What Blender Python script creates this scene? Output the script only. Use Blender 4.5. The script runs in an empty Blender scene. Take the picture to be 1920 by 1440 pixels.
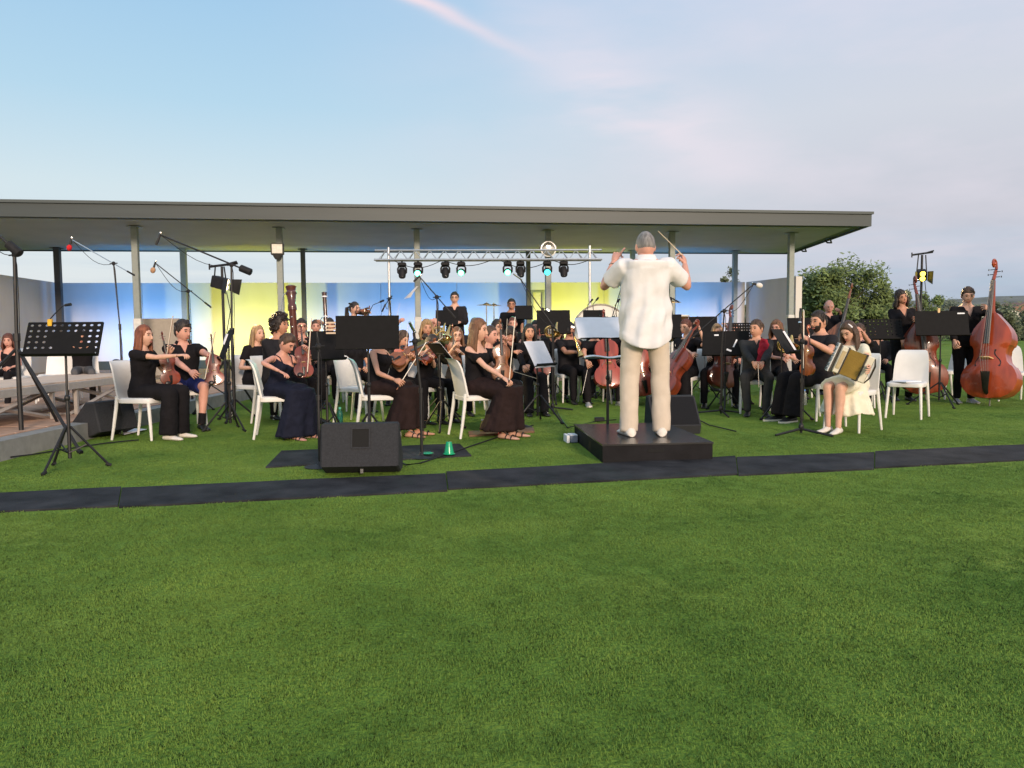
import bpy, bmesh, math, random
from mathutils import Vector, Matrix, noise
R = math.radians
random.seed(7)
scene = bpy.context.scene
col = scene.collection
# ------------------------------------------------------------------ camera
H = 1.1; FPX = 1440.0; PITCH = R(3.77); ROLL = R(0.5)
cF = Vector((0, math.cos(PITCH), -math.sin(PITCH)))
_X = Vector((1, 0, 0)); _U = _X.cross(cF)
cU = (_U * math.cos(ROLL) + _X * math.sin(ROLL)).normalized()
cR = (_X * math.cos(ROLL) - _U * math.sin(ROLL)).normalized()
cd = bpy.data.cameras.new('camera'); cam = bpy.data.objects.new('camera', cd); col.objects.link(cam)
cd.sensor_width = 36; cd.lens = 36 * FPX / 1920; cd.clip_end = 2000; cd.clip_start = 0.05
cam.matrix_world = Matrix(((cR.x, cU.x, -cF.x, 0), (cR.y, cU.y, -cF.y, 0), (cR.z, cU.z, -cF.z, H), (0, 0, 0, 1)))
scene.camera = cam
def ray(px, py): return cF * FPX + cR * (px - 960) - cU * (py - 720)
def G(px, py, z=0.0):
    d = ray(px, py); t = (z - H) / d.z
    return Vector((d.x * t, d.y * t, z))
def W(px, py, Y):
    d = ray(px, py); t = Y / d.y
    return Vector((d.x * t, Y, H + d.z * t))
# ------------------------------------------------------------------ sky, sun, exposure
world = bpy.data.worlds.new('World'); scene.world = world; world.use_nodes = True
nt = world.node_tree; N = nt.nodes; L = nt.links
for n in list(N): N.remove(n)
def nd(t, **k):
    n = N.new(t)
    for a, b in k.items(): setattr(n, a, b)
    return n
def mth(op, a, b=None, c=None, clamp=False):
    n = nd('ShaderNodeMath', operation=op, use_clamp=clamp)
    for i, v in enumerate((a, b, c)):
        if v is None: continue
        if isinstance(v, (int, float)): n.inputs[i].default_value = v
        else: L.new(v, n.inputs[i])
    return n.outputs[0]
def ramp(fac, stops):
    n = nd('ShaderNodeValToRGB'); e = n.color_ramp.elements
    while len(e) < len(stops): e.new(0.5)
    for k, (p, c) in zip(e, stops): k.position = p; k.color = (*c, 1)
    L.new(fac, n.inputs[0]); return n.outputs[0]
def mixc(f, a, b, mode='MIX'):
    n = nd('ShaderNodeMix', data_type='RGBA', blend_type=mode)
    if isinstance(f, (int, float)): n.inputs[0].default_value = f
    else: L.new(f, n.inputs[0])
    for i, v in ((6, a), (7, b)):
        if isinstance(v, tuple): n.inputs[i].default_value = (*v, 1)
        else: L.new(v, n.inputs[i])
    return n.outputs[2]
def lin(r, g, b): return tuple(((c / 255) / 12.92 if c <= 10 else ((c / 255 + .055) / 1.055) ** 2.4) for c in (r, g, b))
tc = nd('ShaderNodeTexCoord'); sp = nd('ShaderNodeSeparateXYZ'); L.new(tc.outputs['Generated'], sp.inputs[0])
dx, dy, dz = sp.outputs
el = mth('ABSOLUTE', dz)
left = ramp(el, [(0.0, lin(196, 206, 214)), (0.06, lin(212, 217, 221)), (0.17, lin(202, 217, 223)), (0.27, lin(174, 206, 225)), (0.4, lin(153, 193, 224)), (0.62, lin(176, 206, 230)), (1.0, lin(196, 214, 232))])
right = ramp(el, [(0.0, lin(150, 168, 192)), (0.06, lin(164, 177, 198)), (0.13, lin(193, 192, 202)), (0.25, lin(203, 206, 215)), (0.4, lin(196, 206, 225)), (0.62, lin(192, 208, 226)), (1.0, lin(196, 214, 232))])
az = mth('MULTIPLY_ADD', dx, 1.15, 0.42, clamp=True)
azs = nd('ShaderNodeMapRange', interpolation_type='SMOOTHSTEP'); L.new(az, azs.inputs[0])
grad = mixc(azs.outputs[0], left, right)
# thin pink cloud veil and one contrail high up; u, v are fixed directions in the sky
dyc = mth('MAXIMUM', dy, 0.05); u = mth('DIVIDE', dx, dyc); v = mth('DIVIDE', dz, dyc)
mp = nd('ShaderNodeMapping'); mp.inputs['Scale'].default_value = (1.6, 1.6, 4.5); L.new(tc.outputs['Generated'], mp.inputs[0])
ns = nd('ShaderNodeTexNoise'); ns.inputs['Scale'].default_value = 2.6; ns.inputs['Detail'].default_value = 5; ns.inputs['Roughness'].default_value = 0.55
L.new(mp.outputs[0], ns.inputs[0])
veil = ramp(ns.outputs[0], [(0.42, (0, 0, 0)), (0.75, (1, 1, 1))])
# band of cloud running down to the right, below the contrail
bl = mth('SUBTRACT', mth('ADD', v, mth('MULTIPLY', u, 0.62)), 0.40)
n2 = nd('ShaderNodeTexNoise'); n2.inputs['Scale'].default_value = 7; n2.inputs['Detail'].default_value = 6
mp2 = nd('ShaderNodeMapping'); mp2.inputs['Rotation'].default_value = (0, R(32), 0); mp2.inputs['Scale'].default_value = (0.7, 1, 3.2); L.new(tc.outputs['Generated'], mp2.inputs[0]); L.new(mp2.outputs[0], n2.inputs[0])
blw = mth('ADD', bl, mth('MULTIPLY', mth('SUBTRACT', n2.outputs[0], 0.5), 0.16))
band = mth('POWER', 2.718, mth('MULTIPLY', mth('MULTIPLY', blw, blw), -260))
band = mth('MULTIPLY', band, mth('MULTIPLY_ADD', n2.outputs[0], 3.4, -1.05, clamp=True))
hi = nd('ShaderNodeMapRange'); L.new(v, hi.inputs[0]); hi.inputs[1].default_value = 0.16; hi.inputs[2].default_value = 0.26
ue = nd('ShaderNodeMapRange'); L.new(u, ue.inputs[0]); ue.inputs[1].default_value = -0.05; ue.inputs[2].default_value = 0.12
band = mth('MULTIPLY', band, mth('MULTIPLY', hi.outputs[0], ue.outputs[0]))
cl = mth('SUBTRACT', mth('ADD', v, mth('MULTIPLY', u, 0.475)), 0.3655)
cl = mth('ADD', cl, mth('MULTIPLY', mth('SUBTRACT', n2.outputs[0], 0.5), 0.02))
wid = mth('MULTIPLY_ADD', v, -3e4, 24000)
trail = mth('POWER', 2.718, mth('MULTIPLY', mth('MULTIPLY', cl, cl), mth('MULTIPLY', mth('MAXIMUM', wid, 7000), -1.0)))
tf = nd('ShaderNodeMapRange'); L.new(v, tf.inputs[0]); tf.inputs[1].default_value = 0.335; tf.inputs[2].default_value = 0.42
trail = mth('MULTIPLY', mth('MULTIPLY', trail, tf.outputs[0]), mth('GREATER_THAN', dy, 0.1))
front = mth('GREATER_THAN', dy, 0.1)
s1 = mixc(mth('MULTIPLY', mth('MULTIPLY', veil, azs.outputs[0]), 0.55), grad, lin(228, 217, 226))
s2 = mixc(mth('MULTIPLY', mth('MULTIPLY', band, front), 0.55), s1, lin(240, 222, 228))
s3 = mixc(mth('MULTIPLY', trail, 0.85), s2, lin(240, 218, 222))
# low cloud streaks near the horizon
mp3 = nd('ShaderNodeMapping'); mp3.inputs['Scale'].default_value = (1.5, 1.5, 26); L.new(tc.outputs['Generated'], mp3.inputs[0])
n3 = nd('ShaderNodeTexNoise'); n3.inputs['Scale'].default_value = 3; n3.inputs['Detail'].default_value = 4; L.new(mp3.outputs[0], n3.inputs[0])
st = ramp(n3.outputs[0], [(0.45, (0, 0, 0)), (0.62, (1, 1, 1))])
lowm = nd('ShaderNodeMapRange'); L.new(dz, lowm.inputs[0]); lowm.inputs[1].default_value = 0.16; lowm.inputs[2].default_value = 0.07
s4 = mixc(mth('MULTIPLY', mth('MULTIPLY', st, lowm.outputs[0]), 0.35), s3, lin(172, 190, 208))
# daylight model underneath, sun just above the horizon behind the camera
SUN_EL, SUN_AZ = R(16), R(162)
sky = nd('ShaderNodeTexSky', sky_type='NISHITA', sun_disc=False, sun_elevation=SUN_EL, sun_rotation=SUN_AZ, altitude=0)
skyk = mixc(1.0, sky.outputs[0], (0.1, 0.1, 0.1), 'MULTIPLY')
# sunset afterglow low in the west, behind the camera
wst = mth('POWER', mth('MAXIMUM', mth('MULTIPLY', dy, -1.0), 0.0), 1.5)
low = mth('POWER', mth('SUBTRACT', 1.0, mth('MINIMUM', el, 1.0)), 3.0)
s5 = mixc(mth('MULTIPLY', mth('MULTIPLY', wst, low), 0.9), s4, (1.35, 0.95, 0.62))
fin = mixc(0.90, skyk, s5)
bg = nd('ShaderNodeBackground'); bg.inputs[1].default_value = 1.0; L.new(fin, bg.inputs[0])
out = nd('ShaderNodeOutputWorld'); L.new(bg.outputs[0], out.inputs[0])
sd = bpy.data.lights.new('sun', 'SUN'); sd.energy = 2.9; sd.angle = R(10); sd.color = (1.0, 0.78, 0.60)
sun = bpy.data.objects.new('sun', sd); col.objects.link(sun)
sdir = Vector((math.sin(SUN_AZ) * math.cos(SUN_EL), math.cos(SUN_AZ) * math.cos(SUN_EL), math.sin(SUN_EL)))
sun.rotation_euler = sdir.to_track_quat('Z', 'Y').to_euler(); sun.location = (0, -5, 8)
vs = scene.view_settings; vs.view_transform = 'Standard'; vs.look = 'None'; vs.gamma = 1; vs.exposure = 0.22; vs.use_curve_mapping = False
scene.render.film_transparent = False
try:
    scene.cycles.max_bounces = 6; scene.cycles.use_denoising = True; scene.cycles.sample_clamp_indirect = 4
except Exception: pass
# ------------------------------------------------------------------ materials
MATS = {}
def mat(name, rgb, rough=0.6, metal=0.0, var=0.12, vs_=18.0, bump=0.0, bs=60.0, stretch=(1, 1, 1), emit=None, es=0.0, trans=0.0, coat=0.0, rgb2=None, sheen=0.0, dist=0.01, spec=None):
    if name in MATS: return MATS[name]
    m = bpy.data.materials.new(name); m.use_nodes = True; t = m.node_tree; b = t.nodes['Principled BSDF']
    tcn = t.nodes.new('ShaderNodeTexCoord'); mpn = t.nodes.new('ShaderNodeMapping'); mpn.inputs['Scale'].default_value = stretch
    t.links.new(tcn.outputs['Object'], mpn.inputs[0])
    nz = t.nodes.new('ShaderNodeTexNoise'); nz.inputs['Scale'].default_value = vs_; nz.inputs['Detail'].default_value = 4
    t.links.new(mpn.outputs[0], nz.inputs[0])
    cr = t.nodes.new('ShaderNodeValToRGB'); e = cr.color_ramp.elements
    e[0].position = 0.3; e[1].position = 0.7
    a = tuple(max(0, c * (1 - var)) for c in rgb); c2 = rgb2 or tuple(min(1, c * (1 + var)) for c in rgb)
    e[0].color = (*a, 1); e[1].color = (*c2, 1)
    t.links.new(nz.outputs[0], cr.inputs[0]); t.links.new(cr.outputs[0], b.inputs['Base Color'])
    b.inputs['Roughness'].default_value = rough; b.inputs['Metallic'].default_value = metal
    if spec is not None: b.inputs['Specular IOR Level'].default_value = spec
    if coat: b.inputs['Coat Weight'].default_value = coat
    if sheen: b.inputs['Sheen Weight'].default_value = sheen
    if trans: b.inputs['Transmission Weight'].default_value = trans
    if emit: b.inputs['Emission Color'].default_value = (*emit, 1); b.inputs['Emission Strength'].default_value = es
    if bump:
        nb_ = t.nodes.new('ShaderNodeTexNoise'); nb_.inputs['Scale'].default_value = bs; nb_.inputs['Detail'].default_value = 3
        t.links.new(mpn.outputs[0], nb_.inputs[0])
        bn = t.nodes.new('ShaderNodeBump'); bn.inputs['Strength'].default_value = bump; bn.inputs['Distance'].default_value = dist
        t.links.new(nb_.outputs[0], bn.inputs['Height']); t.links.new(bn.outputs[0], b.inputs['Normal'])
    MATS[name] = m; return m
BLACKM = mat('black_metal', (0.014, 0.014, 0.016), 0.5, 0.2, 0.3)
BLACKP = mat('black_plastic', (0.015, 0.015, 0.017), 0.6, 0, 0.25, spec=.25, bump=0.3, bs=300)
DESK = mat('black_desk', (0.006, 0.006, 0.007), 0.75, 0, 0.2, spec=.2)
CHROME = mat('chrome', (0.7, 0.7, 0.7), 0.25, 1, 0.1)
ALU = mat('aluminium', (0.62, 0.63, 0.65), 0.38, 0.9, 0.1)
WHITEP = mat('white_chair_plastic', (0.70, 0.69, 0.67), 0.48, 0, 0.05, 6, bump=0.08, bs=250)
LEGW = mat('white_leg_paint', (0.74, 0.73, 0.70), 0.4, 0, 0.05)
PAPER = mat('paper', (0.78, 0.79, 0.84), 0.8, 0, 0.04, 9)
VARN = mat('red_varnish', (0.16, 0.028, 0.012), 0.3, 0, 0.45, 3, stretch=(6, 6, 1), coat=0.6)
VARNO = mat('orange_varnish', (0.42, 0.085, 0.018), 0.3, 0, 0.4, 3, stretch=(6, 6, 1), coat=0.6)
VARNB = mat('brown_varnish', (0.20, 0.065, 0.02), 0.32, 0, 0.5, 5, stretch=(8, 8, 1.5), coat=0.5)
VARNBASS = mat('bass_varnish', (0.30, 0.045, 0.012), 0.28, 0, 0.45, 2.2, stretch=(4, 4, .8), coat=0.6)
VARNR = mat('cello_varnish', (0.27, 0.045, 0.025), 0.3, 0, 0.35, 2.5, stretch=(5, 5, 1), coat=0.5)
EBONY = mat('ebony', (0.012, 0.01, 0.01), 0.35, 0, 0.3)
BOARD = mat('fingerboard', (0.055, 0.055, 0.058), 0.4, 0, 0.25, stretch=(8, 8, 1))
MAPLE = mat('bridge_maple', (0.62, 0.42, 0.2), 0.5, 0, 0.15)
BOWW = mat('bow_wood', (0.35, 0.12, 0.05), 0.35, 0, 0.2)
HORSE = mat('bow_hair', (0.80, 0.74, 0.64), 0.6, 0, 0.08)
STRING = mat('string_steel', (0.16, 0.155, 0.15), 0.55, 0.5, 0.1)
BRASS = mat('brass', (0.75, 0.52, 0.2), 0.25, 1, 0.1)
SILVER = mat('silver', (0.75, 0.75, 0.74), 0.22, 1, 0.08)
EYEW = mat('eye_white', (0.5, 0.47, 0.45), 0.3, 0, 0.03)
IRIS = mat('iris', (0.03, 0.02, 0.015), 0.2, 0, 0.2)
SKIN = {k: mat('skin_' + k, c, 0.55, 0, 0.10, 14, bump=0.12, bs=90, dist=0.004) for k, c in
        dict(fair=(0.64, 0.37, 0.27), warm=(0.58, 0.30, 0.20), tan=(0.46, 0.225, 0.145), pink=(0.61, 0.31, 0.235)).items()}
LIP = mat('lips', (0.38, 0.12, 0.10), 0.45, 0, 0.1)
def hairmat(n, c): return mat('hair_' + n, c, 0.52, 0, 0.45, 9, bump=0.6, bs=30, stretch=(5, 5, 0.7), dist=0.01)
HAIR = {n: hairmat(n, c) for n, c in dict(red=(0.20, 0.062, 0.026), dark=(0.022, 0.014, 0.011), brown=(0.062, 0.034, 0.020), blond=(0.34, 0.21, 0.10),
        lightbrown=(0.155, 0.072, 0.034), grey=(0.20, 0.19, 0.185), black=(0.010, 0.009, 0.010), silver=(0.5, 0.49, 0.47), auburn=(0.10, 0.032, 0.02)).items()}
def cloth(n, c, b=0.35, r=0.85): return mat('cloth_' + n, c, r, 0, 0.05 if c[0] > .3 else 0.16, 10, bump=b if c[0] < .3 else .10, bs=22, dist=0.02, spec=.12)
CLOTH = {n: cloth(n, c) for n, c in dict(black=(0.011, 0.010, 0.012), black2=(0.019, 0.018, 0.021), navy=(0.012, 0.014, 0.028), blueshort=(0.015, 0.022, 0.10), white=(0.72, 0.71, 0.72),
        khaki=(0.60, 0.52, 0.43), grey=(0.085, 0.085, 0.09), charcoal=(0.035, 0.036, 0.038), cream=(0.74, 0.70, 0.56), red=(0.33, 0.02, 0.035), brownblack=(0.022, 0.013, 0.013), olive=(0.10, 0.10, 0.05)).items()}
SHOEW = mat('white_shoe', (0.70, 0.66, 0.60), 0.6, 0, 0.08)
SHOEB = mat('black_shoe', (0.012, 0.012, 0.012), 0.4, 0, 0.2)
SHOEG = mat('grey_shoe', (0.36, 0.36, 0.36), 0.6, 0, 0.2)
# ------------------------------------------------------------------ mesh helpers
class MB:
    def __init__(s): s.v = []; s.f = []; s.mi = []; s.mats = []; s.cur = 0
    def use(s, m):
        if m not in s.mats: s.mats.append(m)
        s.cur = s.mats.index(m); return s
    def add(s, vs, fs):
        o = len(s.v); s.v.extend([tuple(p) for p in vs]); s.f.extend([tuple(i + o for i in f) for f in fs]); s.mi.extend([s.cur] * len(fs)); return s
    def addmesh(s, me):
        return s.add([v.co for v in me.vertices], [tuple(p.vertices) for p in me.polygons])
    def loft(s, rings, cap=True, closed=True):
        n = len(rings[0]); vs = [p for r in rings for p in r]; fs = []
        for i in range(len(rings) - 1):
            for j in range(n if closed else n - 1):
                k = (j + 1) % n
                fs.append((i * n + j, i * n + k, (i + 1) * n + k, (i + 1) * n + j))
        if cap and closed:
            fs.append(tuple(reversed(range(n)))); fs.append(tuple(range((len(rings) - 1) * n, len(rings) * n)))
        return s.add(vs, fs)
    def path(s, pts, rad, n=8, flat=1.0, up=None):
        pts = [Vector(p) for p in pts]
        if not isinstance(rad, (list, tuple)): rad = [rad] * len(pts)
        rings = []; ref = up
        for i, p in enumerate(pts):
            t = (pts[min(i + 1, len(pts) - 1)] - pts[max(i - 1, 0)])
            t = t.normalized() if t.length > 1e-9 else Vector((0, 0, 1))
            if ref is None: ref = Vector((1, 0, 0)) if abs(t.x) < .8 else Vector((0, 1, 0))
            a = (ref - t * ref.dot(t))
            a = a.normalized() if a.length > 1e-6 else t.orthogonal().normalized()
            b = t.cross(a); ref = a
            rings.append([p + a * (math.cos(2 * math.pi * k / n) * rad[i]) + b * (math.sin(2 * math.pi * k / n) * rad[i] * flat) for k in range(n)])
        return s.loft(rings)
    def box(s, c, sz, M=None, bev=0.0):
        c = Vector(c); hx, hy, hz = sz[0] / 2, sz[1] / 2, sz[2] / 2
        def T(p):
            q = Vector(p)
            return (M @ q + c) if M is not None else q + c
        if bev <= 0:
            vs = [T((x, y, z)) for z in (-hz, hz) for x, y in ((-hx, -hy), (hx, -hy), (hx, hy), (-hx, hy))]
            return s.add(vs, [(3, 2, 1, 0), (4, 5, 6, 7), (0, 1, 5, 4), (1, 2, 6, 5), (2, 3, 7, 6), (3, 0, 4, 7)])
        rings = []
        for z, o in ((-hz, bev), (-hz + bev, 0), (hz - bev, 0), (hz, bev)):
            x, y = hx - o, hy - o; b = bev
            rings.append([T(p) for p in ((-x + b, -y, z), (x - b, -y, z), (x, -y + b, z), (x, y - b, z), (x - b, y, z), (-x + b, y, z), (-x, y - b, z), (-x, -y + b, z))])
        return s.loft(rings)
    def prism(s, poly, axis_vec):
        n = len(poly); a = Vector(axis_vec); poly = [Vector(p) for p in poly]
        return s.add(poly + [p + a for p in poly], [tuple(reversed(range(n))), tuple(range(n, 2 * n))] + [(i, (i + 1) % n, n + (i + 1) % n, n + i) for i in range(n)])
    def ell(s, c, r, M=None, nu=12, nv=8):
        c = Vector(c); vs = []; fs = []
        if isinstance(r, (int, float)): r = (r, r, r)
        rings = []
        for i in range(1, nv):
            th = math.pi * i / nv
            rings.append([(math.sin(th) * math.cos(2 * math.pi * j / nu), math.sin(th) * math.sin(2 * math.pi * j / nu), -math.cos(th)) for j in range(nu)])
        allp = [(0, 0, -1)] + [p for r_ in rings for p in r_] + [(0, 0, 1)]
        for p in allp:
            q = Vector((p[0] * r[0], p[1] * r[1], p[2] * r[2])); vs.append((M @ q if M is not None else q) + c)
        for j in range(nu): fs.append((0, 1 + (j + 1) % nu, 1 + j))
        for i in range(nv - 2):
            for j in range(nu):
                a = 1 + i * nu + j; b = 1 + i * nu + (j + 1) % nu
                fs.append((a, b, b + nu, a + nu))
        top = len(vs) - 1; o = 1 + (nv - 2) * nu
        for j in range(nu): fs.append((o + j, o + (j + 1) % nu, top))
        return s.add(vs, fs)
    def lathe(s, prof, c=(0, 0, 0), n=16, M=None):
        c = Vector(c); rings = []
        for r, z in prof:
            ring = []
            for k in range(n):
                q = Vector((math.cos(2 * math.pi * k / n) * r, math.sin(2 * math.pi * k / n) * r, z))
                ring.append((M @ q if M is not None else q) + c)
            rings.append(ring)
        return s.loft(rings)
    def mesh(s, name='m', smooth=True, ang=42):
        me = bpy.data.meshes.new(name); me.from_pydata(s.v, [], s.f)
        for m in s.mats: me.materials.append(m)
        me.polygons.foreach_set('material_index', s.mi)
        if smooth:
            me.polygons.foreach_set('use_smooth', [True] * len(me.polygons))
            if ang < 180: me.set_sharp_from_angle(angle=R(ang))
        me.update(); return me
    def build(s, name, m=None, parent=None, smooth=True, ang=42):
        me = s.mesh(name, smooth, ang)
        if m is not None and not s.mats: me.materials.append(m)
        o = bpy.data.objects.new(name, me); col.objects.link(o)
        if parent is not None: o.parent = parent
        return o
def tag(o, label=None, cat=None, group=None, kind=None):
    if label: o['label'] = label
    if cat: o['category'] = cat
    if group: o['group'] = group
    if kind: o['kind'] = kind
    return o
def empty(name, loc=(0, 0, 0), rz=0.0, **k):
    o = bpy.data.objects.new(name, None); o.empty_display_size = 0.1; col.objects.link(o)
    o.location = loc; o.rotation_euler = (0, 0, rz); return tag(o, **k)
KIDS = {}
def copy_tree(o, parent=None):
    c = o.copy(); col.objects.link(c)
    if parent is not None: c.parent = parent
    for ch in list(o.children): copy_tree(ch, c)
    return c
def axes(z, front):
    Z = Vector(z).normalized(); Y = -Vector(front); Y = (Y - Z * Y.dot(Z)).normalized(); X = Y.cross(Z)
    return Matrix(((X.x, Y.x, Z.x), (X.y, Y.y, Z.y), (X.z, Y.z, Z.z)))
def place(o, loc, M3): o.matrix_world = Matrix.Translation(Vector(loc)) @ M3.to_4x4(); return o
def bar(mb, a, b, r, n=8): return mb.path([a, b], r, n)
def remeshed(mb, voxel, smooth=4, disp=None):
    me = mb.mesh('tmp', False); o = bpy.data.objects.new('tmp', me); col.objects.link(o)
    r = o.modifiers.new('r', 'REMESH'); r.mode = 'VOXEL'; r.voxel_size = voxel
    s = o.modifiers.new('s', 'SMOOTH'); s.factor = 0.5; s.iterations = smooth
    if disp:
        for sc_, st_ in disp:
            key = 'folds_%g' % sc_
            tx = bpy.data.textures.get(key) or bpy.data.textures.new(key, 'CLOUDS'); tx.noise_scale = sc_; tx.noise_depth = 1
            d = o.modifiers.new('d', 'DISPLACE'); d.texture = tx; d.strength = st_; d.mid_level = 0.5; d.texture_coords = 'LOCAL'
    dg = bpy.context.evaluated_depsgraph_get()
    res = bpy.data.meshes.new_from_object(o.evaluated_get(dg))
    bpy.data.objects.remove(o); bpy.data.meshes.remove(me)
    return res
# ------------------------------------------------------------------ ground
def lawn_material():
    m = bpy.data.materials.new('lawn'); m.use_nodes = True; t = m.node_tree; b = t.nodes['Principled BSDF']; b.inputs['Roughness'].default_value = 0.9
    b.inputs['Specular IOR Level'].default_value = 0.15
    geo = t.nodes.new('ShaderNodeNewGeometry')
    def noise_(sc, det=4, mp=(1, 1, 1)):
        p = t.nodes.new('ShaderNodeMapping'); p.inputs['Scale'].default_value = mp; t.links.new(geo.outputs['Position'], p.inputs[0])
        n = t.nodes.new('ShaderNodeTexNoise'); n.inputs['Scale'].default_value = sc; n.inputs['Detail'].default_value = det; t.links.new(p.outputs[0], n.inputs[0]); return n.outputs[0]
    def mixn(f, a, bb, mode='MIX'):
        n = t.nodes.new('ShaderNodeMix'); n.data_type = 'RGBA'; n.blend_type = mode
        if isinstance(f, float): n.inputs[0].default_value = f
        else: t.links.new(f, n.inputs[0])
        for i, v in ((6, a), (7, bb)):
            if isinstance(v, tuple): n.inputs[i].default_value = (*v, 1)
            else: t.links.new(v, n.inputs[i])
        return n.outputs[2]
    c = mixn(noise_(1.1, 5), GRASS_A, GRASS_B)
    c = mixn(noise_(9, 4, (1, .6, 1)), c, GRASS_C)
    pt = t.nodes.new('ShaderNodeValToRGB'); pt.color_ramp.elements[0].position = .52; pt.color_ramp.elements[1].position = .72; pt.color_ramp.elements[1].color = (.75, .75, .75, 1)
    t.links.new(noise_(.55, 6, (1, 1.6, 1)), pt.inputs[0]); c = mixn(pt.outputs[0], c, (0.27, 0.35, 0.06))
    fine = t.nodes.new('ShaderNodeValToRGB'); fine.color_ramp.elements[0].position = .35; fine.color_ramp.elements[1].position = .68
    fine.color_ramp.elements[0].color = (.72, .72, .72, 1); fine.color_ramp.elements[1].color = (1.2, 1.2, 1.2, 1)
    t.links.new(noise_(70, 3), fine.inputs[0])
    c = mixn(1.0, c, fine.outputs[0], 'MULTIPLY')
    t.links.new(c, b.inputs['Base Color'])
    bn = t.nodes.new('ShaderNodeBump'); bn.inputs['Strength'].default_value = .9; bn.inputs['Distance'].default_value = .03
    t.links.new(noise_(60, 4), bn.inputs['Height']); t.links.new(bn.outputs[0], b.inputs['Normal'])
    return m
GRASS_A = (0.088, 0.185, 0.025); GRASS_B = (0.215, 0.320, 0.052); GRASS_C = (0.135, 0.240, 0.032)
LAWN = lawn_material()
mb = MB(); ys = [-30, 0, 4, 8, 12, 16, 24, 40, 80, 200, 900]; xs = [-700, -200, -60, -24, -12, 0, 12, 24, 60, 200, 700]
vs = [(x, y, 0) for y in ys for x in xs]; n = len(xs)
mb.add(vs, [(j * n + i, j * n + i + 1, (j + 1) * n + i + 1, (j + 1) * n + i) for j in range(len(ys) - 1) for i in range(n - 1)])
tag(mb.build('ground', LAWN), kind='structure')
# distant hills
HILL = mat('hazy_hill_scrub', (0.14, 0.15, 0.135), 0.95, 0, 0.35, 0.15)  # haze of distance is put into this pale base colour
mb = MB(); rr = []
for i in range(60):
    a = -1.0 + i * 2.0 / 59; d = 320
    x, y = d * math.sin(a), d * math.cos(a)
    h = 11 + 4.5 * noise.noise(Vector((a * 3.1, 2, 0))) + 2 * noise.noise(Vector((a * 11, 7, 0)))
    rr.append([(x * .80, y * .80, -.5), (x * .90, y * .90, h * .6), (x, y, h), (x * 1.3, y * 1.3, h * .5)])
mb.loft(rr, cap=False, closed=False); tag(mb.build('hills', HILL), kind='structure')
# paved walk beside the lawn and pavilion floor
PAVE = mat('paving', (0.42, 0.27, 0.19), 0.8, 0, 0.18, 7, bump=0.3, bs=40)
KERB = mat('kerb_concrete', (0.25, 0.25, 0.24), 0.8, 0, 0.15, 9, bump=0.3, bs=60)
FZ = 0.18
def flat(name, poly, z0, z1, m, **k):
    mb = MB(); mb.prism([(x, y, z0) for x, y in poly], (0, 0, z1 - z0)); return tag(mb.build(name, m, smooth=False), **k)
flat('kerb', [(-4.76, 5.2), (-4.56, 5.2), (-4.56, 15.5), (-4.76, 15.5)], -.1, FZ, KERB, kind='structure')
walk = flat('pavement', [(-14.5, 4.0), (-4.762, 4.0), (-4.762, 15.5), (-14.5, 13.6)], -.1, FZ - .012, MATS['kerb_concrete'], kind='structure')
# paving slabs as separate pieces on the walk near the lawn
mbs = MB(); mbs.box((0, 0, 0), (.992, .492, .03), bev=.006); slab_me = mbs.mesh('paving_slab', False); slab_me.materials.append(PAVE)
for j in range(20):
    for i in range(3):
        o = bpy.data.objects.new('paving_slab', slab_me); col.objects.link(o); o.parent = walk
        o.location = (-5.28 - i * 1.0 - (.5 if j % 2 else 0) * 0, 5.6 + j * .5, FZ - .004 + random.uniform(-.002, .002)); o.rotation_euler = (0, 0, random.uniform(-.003, .003))
# ------------------------------------------------------------------ pavilion
RZ = 3.5
A0 = Vector((-10.1 - 18.24 * .35, 15.16 - 2.54 * .35, 0)); B0 = Vector((8.14, 17.70, 0))
R0 = Vector((-14.1 - 22.7 * .25, 21.2 - 2.8 * .25, 0)); R1 = Vector((8.6, 23.95, 0))
BD = (B0 - A0).normalized(); BNORM = Vector((-BD.y, BD.x, 0))
def on_line(px, P, Q):
    # point of line P-Q seen in column px near eye level
    d = ray(px, 600); n_ = Vector((d.y, -d.x, 0)); t = n_.dot(P) / n_.dot(P - Q)
    return P + (Q - P) * t
ROOFM = mat('roof_grey_metal', (0.065, 0.08, 0.082), 0.55, 0.2, 0.06, 3, stretch=(.2, 1, 1))
FASC = mat('fascia_grey', (0.045, 0.058, 0.061), 0.5, 0.1, 0.07, 2, stretch=(.3, 1, 4))
SOFF = mat('soffit', (0.36, 0.36, 0.34), 0.75, 0, 0.08, 1.2)
POSTM = mat('post_grey', (0.24, 0.275, 0.265), 0.5, 0.1, 0.08)
POSTD = mat('post_dark', (0.05, 0.05, 0.05), 0.5, 0.1, 0.1)
pav = empty('pavilion', (0, 20, 0), label='long open pavilion with a flat grey metal roof on slim posts behind the orchestra', cat='pavilion')
def loc(pts, o): return [Vector(p) - o.location for p in pts]
mb = MB(); mb.prism(loc([(p.x, p.y, RZ) for p in (A0, B0, R1, R0)], pav), (0, 0, .20)); mb.build('roof', ROOFM, pav, smooth=False)
mb = MB(); off = .004
mb.prism(loc([(p.x, p.y, RZ - .006) for p in (A0 + Vector((0, .3, 0)), B0 + Vector((-.25, .3, 0)), R1 + Vector((-.25, -.3, 0)), R0 + Vector((0, -.3, 0)))], pav), (0, 0, -.02)); mb.build('soffit', SOFF, pav, smooth=False)
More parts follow.
